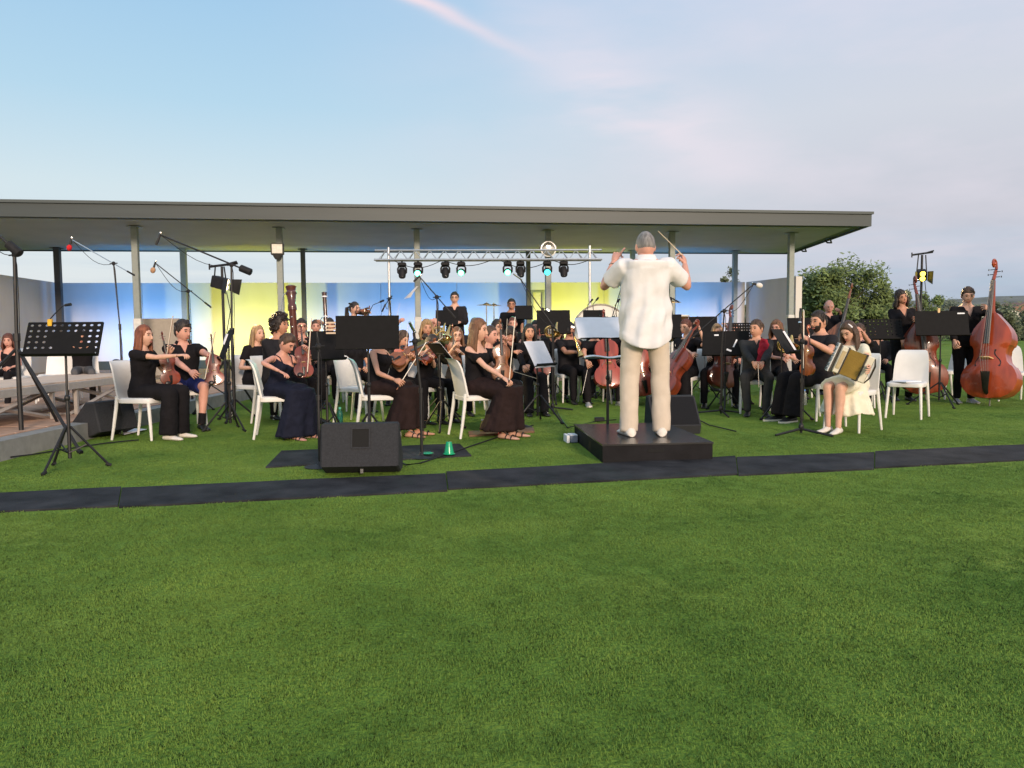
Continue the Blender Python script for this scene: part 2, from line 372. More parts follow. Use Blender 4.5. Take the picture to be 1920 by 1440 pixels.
def strip(name, P, Q, z0, z1, th, m, out_n):
    mb = MB(); P = Vector(P); Q = Vector(Q); o_ = out_n * th
    mb.prism(loc([(P.x, P.y, z0), (Q.x, Q.y, z0), (Q.x, Q.y, z1), (P.x, P.y, z1)], pav), (o_.x, o_.y, 0)); return mb.build(name, m, pav, smooth=False)
strip('fascia', A0, B0 + BD * .06, RZ - .04, RZ + .225, .05, FASC, -BNORM)
strip('roof_lip', A0, B0 + BD * .09, RZ + .228, RZ + .285, .09, MATS['roof_grey_metal'], -BNORM)
sd_n = Vector(((R1 - B0).y, -(R1 - B0).x, 0)).normalized()
strip('fascia', B0 + Vector((0, .0, 0)), R1, RZ - .04, RZ + .225, .05, FASC, sd_n)
strip('roof_lip', B0, R1, RZ + .228, RZ + .285, .09, MATS['roof_grey_metal'], sd_n)
strip('fascia', R0, R1, RZ - .03, RZ + .20, .05, FASC, BNORM)
for k in range(2):
    p = B0 + (R1 - B0) * (.38 + k * .34); mb = MB(); mb.path([Vector((p.x - .05, p.y, RZ - .03)) - pav.location, Vector((p.x + .03, p.y + .1, RZ - .12)) - pav.location, Vector((p.x - .02, p.y + .25, RZ - .1)) - pav.location, Vector((p.x - .06, p.y + .3, RZ - .03)) - pav.location], .022, 6); mb.build('gutter_hook', POSTD, pav)
F0, F1 = A0 + BNORM * 1.25, B0 + BNORM * 1.25
front_posts = [on_line(px, F0, F1) for px in (259, 528, 784, 1028, 1259, 1481)] + [on_line(-30, F0, F1)]
def post(p, w, m, z0, z1, base=True):
    mb = MB(); q = p - pav.location
    M = Matrix(((BD.x, -BD.y, 0), (BD.y, BD.x, 0), (0, 0, 1)))
    mb.box((q.x, q.y, (z0 + z1) / 2), (w, w, z1 - z0), M, bev=.008); o = mb.build('post', m, pav, smooth=False)
    if base:
        mb = MB(); mb.box((q.x, q.y, z0 + .66), (w + .03, w + .03, 1.3), M, bev=.01); mb.build('post_sleeve', mat('post_base_white', (.6, .6, .58), .6), o, smooth=False)
    mb = MB(); mb.box((q.x, q.y, z1 - .03), (w + .12, w + .12, .012), M); mb.build('post_plate', m, o, smooth=False)
for p in front_posts: post(p, .13, POSTM, FZ, RZ - .02)
P0, P1 = R0 - BNORM * .9, R1 - BNORM * .9
for px in (113, 348): post(on_line(px, P0, P1), .15, POSTM if px > 200 else POSTD, FZ, RZ - .02, False)
for px in (571, 991): post(on_line(px, P0, P1), .12, POSTD, FZ, RZ - .02, False)
for px in (1186, 1377): post(on_line(px, P0, P1), .13, POSTM, FZ, RZ - .02, False)
S0, S1 = A0 + BNORM * .9, B0 + BNORM * .9
flat('pavilion_floor', [(S0.x, S0.y), (S1.x, S1.y), (R1.x, R1.y + .6), (R0.x, R0.y + .6)], -.1, FZ, mat('pavilion_paving', (.30, .24, .18), .8, 0, .15, 4), kind='structure')
# wall behind
WALLM = mat('white_render', (0.62, 0.61, 0.60), 0.85, 0, 0.05, 2.2, bump=0.12, bs=35, stretch=(1, 1, .35))
WZ = 2.6
W0, W1 = Vector((-12.5, 21.35, 0)), Vector((7.15, 23.6, 0))
wl = empty('perimeter_wall', (0, 22.5, 0), label='pale rendered wall behind the pavilion washed with blue and yellow light', cat='wall')
def wallseg(P, Q, t, z1, name='wall_section', m=WALLM):
    d = (Q - P).normalized(); nn = Vector((-d.y, d.x, 0)) * t; mb = MB()
    mb.prism([Vector((P.x, P.y, -.1)) - wl.location, Vector((Q.x, Q.y, -.1)) - wl.location, Vector((Q.x + nn.x, Q.y + nn.y, -.1)) - wl.location, Vector((P.x + nn.x, P.y + nn.y, -.1)) - wl.location], (0, 0, z1 + .1))
    return mb.build(name, m, wl, smooth=False)
for k in range(9): wallseg(W0.lerp(W1, k / 9), W0.lerp(W1, (k + 1) / 9 - .0006), .22, WZ - .006 * (k % 2))
wallseg(Vector((7.85, 21.3, 0)), W1 + Vector((.03, -.003, 0)), -.2, WZ)
wallseg(W0 + Vector((-.003, 0, 0)), Vector((-11.2, 11.0, 0)), -.2, WZ)
skirt = mat('dark_plinth', (.03, .045, .04), .6)
for k in range(1): wallseg(W0 - BNORM * .03, W1 - BNORM * .03, .025, .42, 'plinth', skirt)
lip = mat('wall_coping', (.30, .30, .29), .7)
wallseg(Vector((-12.1, 18.4, 0)) + Vector((.02, 0, 0)), Vector((-11.35, 12.3, 0)), -.24, .0, 'footing', lip)
# beige counter panel standing against the front post at left
mb = MB(); c = on_line(297, F0 + BNORM * 1.4, F1 + BNORM * 1.4); M = Matrix(((BD.x, -BD.y, 0), (BD.y, BD.x, 0), (0, 0, 1)))
mb.box((0, 0, .67), (.95, .12, 1.34), M, bev=.01); o = mb.build('service_panel', mat('beige_panel', (.33, .30, .26), .7, 0, .06), smooth=False); o.location = (c.x, c.y, FZ)
tag(o, 'plain beige freestanding panel behind the red-haired violinist', 'panel')
# grey door frame with rail against the wall near the centre
fr = empty('door_frame', on_line(1008, P0, P1) + Vector((0, 0, FZ)), math.atan2(BD.y, BD.x), label='grey metal door frame standing by the dark post at the wall', cat='door frame')
for nm, c, s in (('jamb', (-.16, 0, 1.05), (.07, .1, 2.1)), ('jamb', (.16, 0, 1.05), (.07, .1, 2.1)), ('header', (0, 0, 2.12), (.4, .1, .07))):
    mb = MB(); mb.box(c, s, bev=.008); mb.build(nm, POSTM, fr, smooth=False)
mb = MB(); mb.box((0, .03, 1.05), (.24, .03, 2.06)); mb.build('door_leaf', mat('door_cream', (.55, .54, .45), .6), fr, smooth=False)
# floodlights on the front posts
def square_flood(p, z):
    f = empty('floodlight', (p.x, p.y - .16, z), math.atan2(BD.y, BD.x), label='square white faced floodlight on the second front post', cat='floodlight')
    mb = MB(); mb.box((0, 0, 0), (.28, .09, .26), bev=.02); mb.build('housing', POSTD, f)
    mb = MB(); mb.box((0, -.05, .01), (.22, .012, .20), bev=.004); mb.build('lens', mat('lens_white', (.75, .75, .7), .3), f)
    mb = MB(); mb.lathe([(.05, -.22), (.09, -.16), (.1, -.13)], n=10); mb.build('bracket', POSTD, f)
square_flood(front_posts[1], 2.98)
def round_flood(p, z):
    f = empty('floodlight', (p.x, p.y - .18, z), math.atan2(BD.y, BD.x), label='round mirrored floodlight hanging below the roof on a front post', cat='floodlight')
    Mx = Matrix(((1, 0, 0), (0, 0, 1), (0, -1, 0)))
    mb = MB(); mb.lathe([(.02, -.16), (.1, -.13), (.17, -.03), (.185, .0), (.185, .03), (.165, .035)], M=Mx.transposed() if 0 else Matrix(((1, 0, 0), (0, 0, -1), (0, 1, 0))), n=24); mb.build('housing', ALU, f)
    mb = MB(); mb.ell((0, -.03, 0), (.16, .035, .16), nu=20, nv=10); mb.build('lens', mat('flood_glass', (.6, .6, .56), .12, .7, .35, 9), f)
    mb = MB(); mb.path([(-.19, .0, 0), (-.2, .08, .08), (0, .1, .2), (.2, .08, .08), (.19, 0, 0)], .012, 6); mb.build('yoke', ALU, f)
round_flood(front_posts[3], 3.02)
# ------------------------------------------------------------------ coloured wash lights at the foot of the wall
def washlight(px, colr, energy, label, back=2.5):
    p = on_line(px, W0 - BNORM * back, W1 - BNORM * back)
    f = empty('wash_light', (p.x, p.y, FZ), math.atan2(BD.y, BD.x), label=label, cat='stage light', group='coloured wash lights aimed at the wall')
    T = Matrix.Rotation(R(-38), 3, 'X')
    mb = MB(); mb.lathe([(.09, -.12), (.11, -.1), (.11, .1), (.12, .12), (.1, .12), (.1, .1)], (0, 0, .2), 16, T); mb.build('can', BLACKM, f)
    mb = MB(); mb.lathe([(.0, .104), (.098, .104), (.098, .108), (0, .108)], (0, 0, .2), 16, T); mb.build('lens', mat('lens_lit_%d' % px, colr, .3, emit=colr, es=3), f)
    mb = MB(); mb.path([(-.13, 0, .2), (-.14, 0, .02), (.14, 0, .02), (.13, 0, .2)], .012, 6); mb.build('yoke', BLACKM, f)
    l = bpy.data.lights.new('wash', 'SPOT'); l.energy = energy * (1.3 if colr is WB else 1.25); l.color = colr; l.spot_size = R(112); l.spot_blend = 1.0; l.shadow_soft_size = .08
    o = bpy.data.objects.new('lamp', l); col.objects.link(o); o.parent = f; o.location = (0, .1, .33)
    o.rotation_euler = (R(90 + 26), 0, 0)
WB, WY = (0.02, 0.36, 1.0), (0.95, 0.97, 0.06)
for px, c_, e_, lab in ((215, WB, 330, 'black wash light throwing blue onto the far left of the wall'), (455, WY, 300, 'black wash light throwing yellow onto the left of the wall'),
        (655, WB, 230, 'black wash light throwing blue behind the standing violist'), (880, WB, 330, 'black wash light throwing blue behind the standing percussionists'),
        (1100, WY, 330, 'black wash light throwing yellow behind the bass drum'), (1320, WB, 300, 'black wash light throwing blue near the right corner of the wall')):
    washlight(px, c_, e_, lab)
# ------------------------------------------------------------------ trees
def leafmat(n, a, b):
    m = mat(n, a, 0.65, 0, 0.35, 2.2, rgb2=b); return m
LEAF = leafmat('leaf_green', (.075, .115, .03), (.20, .27, .085)); LEAF2 = leafmat('leaf_dark', (.07, .09, .045), (.15, .18, .09)); BARK = mat('bark', (.09, .07, .05), .9, 0, .3, 8, bump=.5, bs=30)
def tree(name, p, h, w, label, nclump, per, leaf, m=LEAF, seed=1, trunk=.12, low=.2):
    rg = random.Random(seed); t = empty(name, p, label=label, cat='tree', group='trees beyond the wall')
    mb = MB(); top = Vector((0, 0, h * .55)); mb.path([(0, 0, -.1), (.05, 0, h * .2), (-.05, .03, h * .4), (0, 0, h * .75)], [trunk, trunk * .8, trunk * .55, trunk * .2], 8)
    cl = []
    for k in range(nclump):
        while True:
            q = Vector((rg.uniform(-1, 1), rg.uniform(-1, 1), rg.uniform(-1, 1)))
            if .35 < q.length < 1: break
        c = Vector((q.x * w * .46, q.y * w * .42, h * (low + (1 - low) * .5) + q.z * h * (1 - low) * .46)); cl.append(c)
        if k % 3 == 0: mb.path([(0, 0, h * rg.uniform(.2, .5)), c * .5 + Vector((0, 0, h * .2)), c], [trunk * .4, trunk * .2, .012], 5)
    mb.build('trunk', BARK, t)
    mb = MB(); vs = []; fs = []
    for c in cl:
        rc = w * rg.uniform(.07, .17)
        for k in range(per):
            d = Vector((rg.gauss(0, 1), rg.gauss(0, 1), rg.gauss(0, 1) * .8)).normalized() * rc * rg.uniform(.3, 1.15)
            a = Vector((rg.gauss(0, 1), rg.gauss(0, 1), rg.gauss(0, 1))).normalized(); b = a.orthogonal().normalized()
            s_ = leaf * rg.uniform(.6, 1.3); o = len(vs); q = c + d
            vs += [q - a * s_, q + b * s_ * .45, q + a * s_, q - b * s_ * .45]; fs.append((o, o + 1, o + 2, o + 3))
    mb.add(vs, fs); mb.build('crown', m, t, smooth=False)
def atY(px, Y): v_ = W(px, 600, Y); return Vector((v_.x, Y, 0))
tree('tree', atY(1580, 33), 4.0, 4.3, 'tall bushy green tree right of the wall behind the bald bassist', 46, 330, .10, seed=3)
tree('tree', atY(1508, 36), 3.4, 3.4, 'rounded green tree tucked against the right end of the wall', 30, 300, .10, seed=5)
tree('tree', atY(1660, 37), 3.2, 2.8, 'lower dark green tree at the right flank of the big tree', 26, 280, .10, m=LEAF2, seed=8)
tree('tree', atY(1445, 40), 2.6, 3.4, 'low dark shrub tree just behind the right wall corner', 16, 200, .10, m=LEAF2, seed=21, low=.05)
tree('tree', atY(1735, 52), 3.6, 2.8, 'small pale green tree behind the yellow lamp stand', 18, 220, .12, seed=11)
tree('tree', atY(1790, 60), 4.2, 4.0, 'faint grey green tree between the two right bassists', 14, 120, .12, m=leafmat('leaf_pale', (.10, .13, .09), (.17, .2, .13)), seed=12)
tree('tree', atY(1885, 62), 3.3, 4.0, 'dark bushy tree by the pale roofs at the far right', 22, 220, .14, m=LEAF2, seed=13, low=.1)
tree('tree', atY(1372, 60), 6.0, 3.0, 'dark treetop showing over the wall beside the roof post', 16, 200, .14, m=LEAF2, seed=15)
tree('tree', atY(1640, 60), 2.4, 10.0, 'broad scrubby thicket behind the music stands on the right', 50, 160, .16, m=LEAF2, seed=17, low=.02)
tree('tree', atY(1840, 75), 2.2, 14.0, 'long dark hedge of scrub behind the rightmost bassist', 50, 160, .18, m=LEAF2, seed=18, low=.02)
# small pale houses on the far right
HW = mat('house_wall', (.36, .33, .29), .8); HR = mat('house_roof', (.22, .12, .09), .8); HP = mat('pale_roof', (.6, .57, .52), .7)
for px, Y, w_, h_, rm, lab in ((1862, 95, 5.5, 3.6, HP, 'small distant house with a pale roof behind the rightmost bass'), (1905, 105, 7, 4.6, HR, 'small distant house with a reddish roof at the right edge'), (1832, 120, 6, 4.4, HR, 'tiny distant house with a reddish roof left of the pale one')):
    p = atY(px, Y); b = empty('house', p, random.uniform(-.3, .3), label=lab, cat='house', group='houses far beyond the lawn')
    mb = MB(); mb.box((0, 0, h_ * .35), (w_, 5, h_ * .7)); mb.build('wall', HW, b, smooth=False)
    mb = MB(); mb.prism([(-w_ * .56, -2.9, h_ * .7), (w_ * .56, -2.9, h_ * .7), (0, -2.9, h_ * 1.02)], (0, 5.8, 0)); mb.build('roof', rm, b, smooth=False)
    for xx in (-.25, .25):
        mb = MB(); mb.box((xx * w_, -2.53, h_ * .38), (.8, .06, .9)); mb.build('window', EBONY, b, smooth=False)
# ------------------------------------------------------------------ builders: chair
def make_chair():
    t = empty('chair')
    # backrest: one curved shell, top rolled backwards (local forward is -y)
    prof = [(.185, .435, .205), (.200, .50, .203), (.215, .58, .200), (.232, .66, .196), (.250, .735, .190), (.272, .79, .180), (.300, .825, .165), (.325, .838, .14)]
    rings = []
    for (b, z, w) in prof:
        th = .020 if z < .8 else .014; ring = []
        for k in range(9):
            x = -w + 2 * w * k / 8; ring.append(Vector((x, b - .028 * (x / w) ** 2, z)))
        for k in range(8, -1, -1):
            x = -w + 2 * w * k / 8; ring.append(Vector((x, b + th - .028 * (x / w) ** 2, z + (.006 if z > .8 else 0))))
        rings.append(ring)
    mb = MB(); mb.loft(rings); mb.build('backrest', WHITEP, t, ang=50)
    mb = MB(); rings = []
    for z, o in ((.392, .022), (.398, .004), (.436, 0), (.449, .008), (.453, .03)):
        ring = []
        for k in range(32):
            a = 2 * math.pi * k / 32; ca, sa = math.cos(a), math.sin(a); e = .32
            x = math.copysign(abs(ca) ** e, ca) * (.212 - o - .012 * (sa > 0)); y = math.copysign(abs(sa) ** e, sa) * (.215 - o)
            ring.append((x, y - .005, z + (-.010 if z > .44 and abs(x) < .12 else 0)))
        rings.append(ring)
    mb.loft(rings); mb.build('seat', WHITEP, t, ang=50)
    for sx in (-1, 1):
        mb = MB(); mb.path([(sx * .178, -.178, .40), (sx * .190, -.20, .2), (sx * .20, -.215, .004)], [.019, .017, .013], 8); mb.build('leg', LEGW, t)
        mb = MB(); mb.path([(sx * .185, .195, .47), (sx * .19, .205, .35), (sx * .20, .235, .15), (sx * .205, .262, .004)], [.017, .019, .016, .013], 8); mb.build('leg', LEGW, t)
    return t
CHAIR = make_chair(); _first = [True]
def chair(x, y, face, label, z=0.0, group='white plastic chairs of the orchestra'):
    c = CHAIR if _first[0] else copy_tree(CHAIR); _first[0] = False
    c.location = (x, y, z); c.rotation_euler = (0, 0, R(face)); tag(c, label, 'chair', group); return c
# ------------------------------------------------------------------ builders: bowed instruments
OUT = [(0, .05), (.012, .13), (.05, .205), (.11, .262), (.19, .288), (.27, .285), (.33, .262), (.375, .235), (.385, .212), (.43, .172), (.50, .155), (.57, .163), (.625, .188), (.632, .21), (.70, .226), (.78, .235), (.86, .222), (.93, .175), (.975, .10), (1, .045)]
OUTB = [(0, .05), (.012, .14), (.05, .215), (.11, .268), (.19, .296), (.27, .292), (.33, .268), (.375, .24), (.39, .215), (.43, .182), (.50, .166), (.57, .172), (.61, .192), (.62, .21), (.68, .222), (.75, .214), (.82, .185), (.89, .135), (.95, .085), (1, .045)]
def outline(body, up=OUT):
    return [(z * body, w * body) for z, w in up]
def fiddle(name, total, body, t, neck, m, bass=False, endpin=0.0):
    """front faces -y, bottom of the body at z = 0"""
    root = empty(name); ol = outline(body, OUTB if bass else OUT); arch = t * .28; n = 9; mb = MB()
    def plate(sgn):
        rings = []
        for i, (z, w) in enumerate(ol):
            fz = math.sin(math.pi * min(max(z / body, .02), .98)) ** .5; ring = []
            for k in range(n):
                s_ = -1 + 2 * k / (n - 1); e = max(0, 1 - abs(s_) ** 2.2); slope = 0
                if bass and sgn > 0 and z / body > .72: slope = -(z / body - .72) * .55 * t * 2
                ring.append((s_ * w, sgn * (t / 2 + slope + arch * e * fz), z))
            rings.append(ring)
        return rings
    f, b = plate(-1), plate(1)
    rings = [fr_ + list(reversed(bk)) for fr_, bk in zip(f, b)]
    mb.loft(rings); mb.build('body', m, root, ang=35)
    top = body; fbw = body * (.050 if not bass else .042)
    # neck and fingerboard
    nl = neck; ang = .06
    def P(z, y): return Vector((0, y, z))
    y0 = -t / 2 - arch * .9
    mb = MB(); mb.path([P(top - body * .02, -t * .30), P(top + body * .03, -t * .42), P(top + nl, -t * .55 - nl * ang * .2)], [fbw * .95, fbw * .6, fbw * .5], 8); mb.build('neck', m, root)
    zb, zt = top * .70 if not bass else top * .62, top + nl
    mb = MB(); yb = y0 - t * .38; yt = -t * .62 - nl * ang * .2 - fbw * .3
    rings = []
    for z, y, w in ((zb, yb, fbw * .78), (zt, yt, fbw * .48)):
        rings.append([(-w, y, z), (-w * .6, y - w * .35, z), (0, y - w * .5, z), (w * .6, y - w * .35, z), (w, y, z), (w * .9, y + fbw * .3, z), (-w * .9, y + fbw * .3, z)])
    mb.loft(rings); mb.build('fingerboard', BOARD, root, ang=60)
    # scroll and peg box
    sl = total - body - nl; c = Vector((0, yt + fbw * .3, zt)); r = sl * .19
    mb = MB(); mb.path([c, c + Vector((0, r * .9, sl * .35)), c + Vector((0, r * 1.5, sl * .62)), c + Vector((0, r * 1.0, sl * .92))], [fbw * .5, fbw * .46, fbw * .40, fbw * .34], 8)
    pts = []; cc = c + Vector((0, -r * .05, sl * .78)); rr_ = []
    for k in range(22):
        a = .2 + k * .45; q = r * (1.15 - k * .045); pts.append(cc + Vector((0, math.cos(a) * q, math.sin(a) * q))); rr_.append(fbw * (.36 - k * .004))
    mb.path(pts, rr_, 6); mb.ell(cc, (fbw * .62, r * .45, r * .45), nu=10, nv=6); mb.build('scroll', m, root)
    for k, z in enumerate((.18, .32, .44, .56)):
        s_ = -1 if k % 2 else 1; q = c + Vector((0, r * (.5 + z), sl * z)); pw = fbw * (1.5 if not bass else 1.7)
        mb = MB(); mb.path([q - Vector((s_ * fbw * .5, 0, 0)), q + Vector((s_ * pw * .8, 0, 0))], fbw * .11, 6); mb.ell(q + Vector((s_ * pw, 0, 0)), (fbw * .12, fbw * .3, fbw * .3), nu=8, nv=5); mb.build('peg', EBONY, root)
    # bridge, tailpiece, f holes, strings
    zbr = body * .455; yf = -t / 2 - arch * .95
    bw = body * .062
    mb = MB(); mb.prism([(-bw, yf + .003, zbr - body * .006), (bw, yf + .003, zbr - body * .006), (bw * .8, yf - t * .5, zbr), (0, yf - t * .58, zbr), (-bw * .8, yf - t * .5, zbr)], (0, 0, body * .012)); mb.build('bridge', MAPLE, root, smooth=False)
    mb = MB(); rings = []
    for z, w, y in ((body * .03, .018, -t / 2 - .002), (body * .1, .03, yf - t * .08), (body * .30, .05, yf - t * .25)):
        w *= body; th = body * .008; rings.append([(-w, y, z), (0, y - th * 1.6, z), (w, y, z), (w, y + th, z), (-w, y + th, z)])
    mb.loft(rings); mb.build('tailpiece', EBONY, root, ang=50)
    for s_ in (-1, 1):
        pts = []
        for k in range(11):
            q = k / 10; zz = body * (.37 + .19 * q); xx = s_ * body * (.125 - .045 * q + .018 * math.sin(q * 2 * math.pi))
            wloc = next(w for z, w in ol if z >= zz); e = max(0, 1 - abs(xx / wloc) ** 2.2)
            pts.append((xx, -(t / 2 + arch * e) - .0006, zz))
        mb = MB(); mb.path(pts, [body * .010] + [body * .0055] * 9 + [body * .010], 6, flat=1); mb.build('f_hole', EBONY, root)
    mb = MB()
    for k in range(4):
        x = (-1.5 + k); mb.path([(x * bw * .35, yf - t * .27, body * .29), (x * bw * .45, yf - t * .56, zbr), (x * fbw * .22, yt - fbw * .5, zt)], body * .0016, 4)
    mb.build('strings', STRING, root)
    if endpin:
        mb = MB(); mb.path([(0, 0, .02), (0, 0, -endpin)], .006 if body < 1 else .009, 6); mb.build('endpin', STRING, root)
    else:
        mb = MB(); mb.ell((-body * .11, -t / 2 - arch * .6 - .006, body * .07), (body * .09, .010, body * .07), nu=10, nv=6); mb.build('chin_rest', EBONY, root)
    return root
def make_bow(l=.74):
    b = empty('bow'); mb = MB(); pts = [(0, .012 + .016 * math.sin(math.pi * (.1 + .9 * k / 6)) * -1 + .012, l * k / 6) for k in range(7)]
    mb.path(pts, [.0048, .0046, .0044, .0042, .0038, .0034, .003], 6); mb.build('stick', BOWW, b)
    mb = MB(); mb.box((0, -.008, l * .53), (.009, .0016, l * .90)); mb.build('hair_ribbon', HORSE, b, smooth=False)
    mb = MB(); mb.box((0, .003, .06), (.012, .022, .05), bev=.002); mb.build('frog', EBONY, b)
    mb = MB(); mb.prism([(-.004, .016, l), (-.004, -.010, l - .012), (-.004, .012, l - .03)], (.008, 0, 0)); mb.build('tip', HORSE, b, smooth=False)
    return b
PROTO = {}
def use(key, maker):
    if key not in PROTO: PROTO[key] = maker(); return PROTO[key]
    return copy_tree(PROTO[key])
def violin(loc_, z, front, label, m=VARN, k=1.0, cat='violin'):
    o = use(('violin', m.name), lambda: fiddle('violin', .595, .358, .036, .135, m)); place(o, loc_, axes(z, front) * k); return tag(o, label, cat, 'violins and violas of the strings')
def cello(loc_, z, front, label, m=VARNR):
    o = use(('cello', m.name), lambda: fiddle('cello', 1.22, .755, .125, .28, m, endpin=.22)); place(o, loc_, axes(z, front)); return tag(o, label, 'cello', 'cellos of the orchestra')
def dbass(loc_, z, front, label, m=VARN, k=1.0):
    o = use(('bass', m.name), lambda: fiddle('double_bass', 1.80, 1.10, .21, .42, m, bass=True, endpin=.10)); place(o, loc_, axes(z, front) * k); return tag(o, label, 'double bass', 'double basses on the right')
def bow(a, b, label, side=(0, -1, 0)):
    a, b = Vector(a), Vector(b); o = use(('bow',), make_bow); place(o, a, axes(b - a, side) * ((b - a).length / .74)); return tag(o, label, 'bow', 'bows of the string players')
# ------------------------------------------------------------------ stands
def tripod_legs(root, z, r, rad=.011, m=BLACKM, a0=30, brace=True, foot=True):
    for k in range(3):
        a = R(a0 + 120 * k); d = Vector((math.cos(a), math.sin(a), 0)); mb = MB()
        mb.path([d * .02 + Vector((0, 0, z)), d * r + Vector((0, 0, rad))], rad, 6); lg = mb.build('leg', m, root)
        if foot: mb = MB(); mb.path([d * (r - .03) + Vector((0, 0, rad + .012 * z / r * 1.2)), d * (r + .012) + Vector((0, 0, rad * .9))], rad * 1.4, 6); mb.build('rubber_foot', BLACKP, lg)
        if brace: mb = MB(); mb.path([Vector((0, 0, z * .38)), d * (r * .45) + Vector((0, 0, z * .56))], rad * .6, 5); mb.build('brace', m, lg)
def music_stand(p, yaw, z, label, w=.50, h=.34, tilt=62, perf=False, legs='tripod', legr=.28, legz=.34, m=DESK, a0=30, lip=True, flat_z=0.0):
    """desk centre at height z, its face towards local -y when yaw = 0; tilt 90 is upright"""
    t = empty('music_stand', (p[0], p[1], flat_z), R(yaw), label=label, cat='music stand', group='black music stands of the orchestra')
    Mx = Matrix.Rotation(-R(90 - tilt), 3, 'X'); c = Vector((0, 0, z - flat_z))
    mb = MB()
    if perf:
        nx, nz = 10, 6; th = .0012
        for face in (-1, 1):
            for i in range(nx):
                for j in range(nz):
                    cx, cz = -w / 2 + w * (i + .5) / nx, -h / 2 + h * (j + .5) / nz; a, b = w / nx / 2, h / nz / 2
                    blank = (i in (4, 5) and j < 4) or (i in (3, 6) and j in (2, 3) and perf == 2)
                    q = [(cx - a, cz - b), (cx, cz - b), (cx + a, cz - b), (cx + a, cz), (cx + a, cz + b), (cx, cz + b), (cx - a, cz + b), (cx - a, cz)]
                    o_ = [(cx + math.cos(R(225 + 45 * k)) * a * .46, cz + math.sin(R(225 + 45 * k)) * b * .40) for k in range(8)]
                    T = lambda l_: [c + Mx @ Vector((x, face * th, zz)) for x, zz in l_]
                    if blank: mb.add(T(q), [tuple(range(8)) if face < 0 else tuple(reversed(range(8)))])
                    else: mb.add(T(q) + T(o_), [(k, (k + 1) % 8, 8 + (k + 1) % 8, 8 + k) for k in range(8)])
        mb.box(c + Mx @ Vector((0, .002, h / 2)), (w, .012, .008), Mx); mb.box(c + Mx @ Vector((-w / 2, .002, 0)), (.008, .012, h), Mx); mb.box(c + Mx @ Vector((w / 2, .002, 0)), (.008, .012, h), Mx)
    else:
        mb.box(c, (w, .006, h), Mx, bev=.0025)
        mb.box(c + Mx @ Vector((0, .012, 0)), (w * .5, .02, .04), Mx)
    mb.build('desk', m, t, smooth=False)
    if lip:
        mb = MB(); mb.box(c + Mx @ Vector((0, -.028, -h / 2)), (w, .055, .006), Mx); mb.box(c + Mx @ Vector((0, -.055, -h / 2 + .008)), (w, .004, .02), Mx); mb.build('desk_lip', m, t, smooth=False)
    zz = z - flat_z; mid = max(legz + .1, zz * .55)
    mb = MB(); mb.path([(0, .02, .05 if legs == 'round' else legz * .25), (0, .02, mid)], .015, 8); mb.ell((0, .02, mid), (.024, .024, .03), nu=8, nv=6); mb.build('pole', BLACKM, t)
    mb = MB(); mb.path([(0, .02, mid - .02), (0, .03, zz - .02), c + Mx @ Vector((0, .015, 0))], [.010, .010, .014], 8); mb.build('upper_pole', BLACKM, t)
    if legs == 'tripod': tripod_legs(t, legz, legr, a0=a0)
    else: mb = MB(); mb.lathe([(.005, 0), (.14, 0), (.14, .01), (.03, .03), (.016, .05)], n=20); mb.build('base', BLACKM, t)
    t['desk_z'] = z
    return t
def desk_point(t, x=0.0, z=0.0, out_=.008, tilt=62):
    Mx = Matrix.Rotation(-R(90 - tilt), 3, 'X'); Mz = Matrix.Rotation(t.rotation_euler.z, 3, 'Z')
    return t.location + Mz @ (Vector((0, 0, t['desk_z'] - t.location.z)) + Mx @ Vector((x, -out_, z))), Mz @ Mx
def sheet(t, label, w=.42, h=.30, tilt=62, dx=0, dz=-.01, sag=.012, m=PAPER):
    p, M = desk_point(t, dx, dz, .012, tilt); mb = MB(); rings = []
    for i in range(9):
        x = -w / 2 + w * i / 8; y = -abs(math.sin(i / 8 * 2 * math.pi)) * sag
        rings.append([M @ Vector((x, y, -h / 2)), M @ Vector((x, y - .002, 0)), M @ Vector((x, y + .001, h / 2)), M @ Vector((x, y + .003, h / 2)), M @ Vector((x, y + .002, -h / 2))])
    mb.loft(rings); o = mb.build('sheet_music', m, smooth=True, ang=60); o.location = p; return tag(o, label, 'sheet music', 'sheet music on the stands')
def clip_light(p, d, label, cat='clip lamp', m=None, lit=None, l=.22):
    t = empty('clip_lamp', p, label=label, cat=cat, group='clip lamps on the music stands'); d = Vector(d)
    mb = MB(); mb.box((0, 0, 0), (.035, .03, .06), bev=.004); mb.build('clip', m or BLACKP, t)
    mb = MB(); mb.path([(0, 0, .03), (d * .3 + Vector((0, 0, l * .5))), d * .8 + Vector((0, 0, l * .9)), d + Vector((0, 0, l * .95))], .005, 6); mb.build('gooseneck', BLACKM, t)
    mb = MB(); e = d + Vector((0, 0, l * .95)); mb.path([e, e + d.normalized() * .05], [.011, .013], 8); mb.build('lamp_head', lit or BLACKP, t)
    return t
MIC_RED = mat('red_foam', (.55, .015, .02), .95, 0, .2, 40, bump=.5, bs=150); MIC_TAN = mat('tan_foam', (.45, .26, .15), .95, 0, .2, 40, bump=.5, bs=150); MIC_WHITE = mat('white_foam', (.72, .68, .64), .95, 0, .08, 40, bump=.5, bs=150); MIC_BLK = mat('black_foam', (.015, .015, .017), .95, 0, .2, 40)
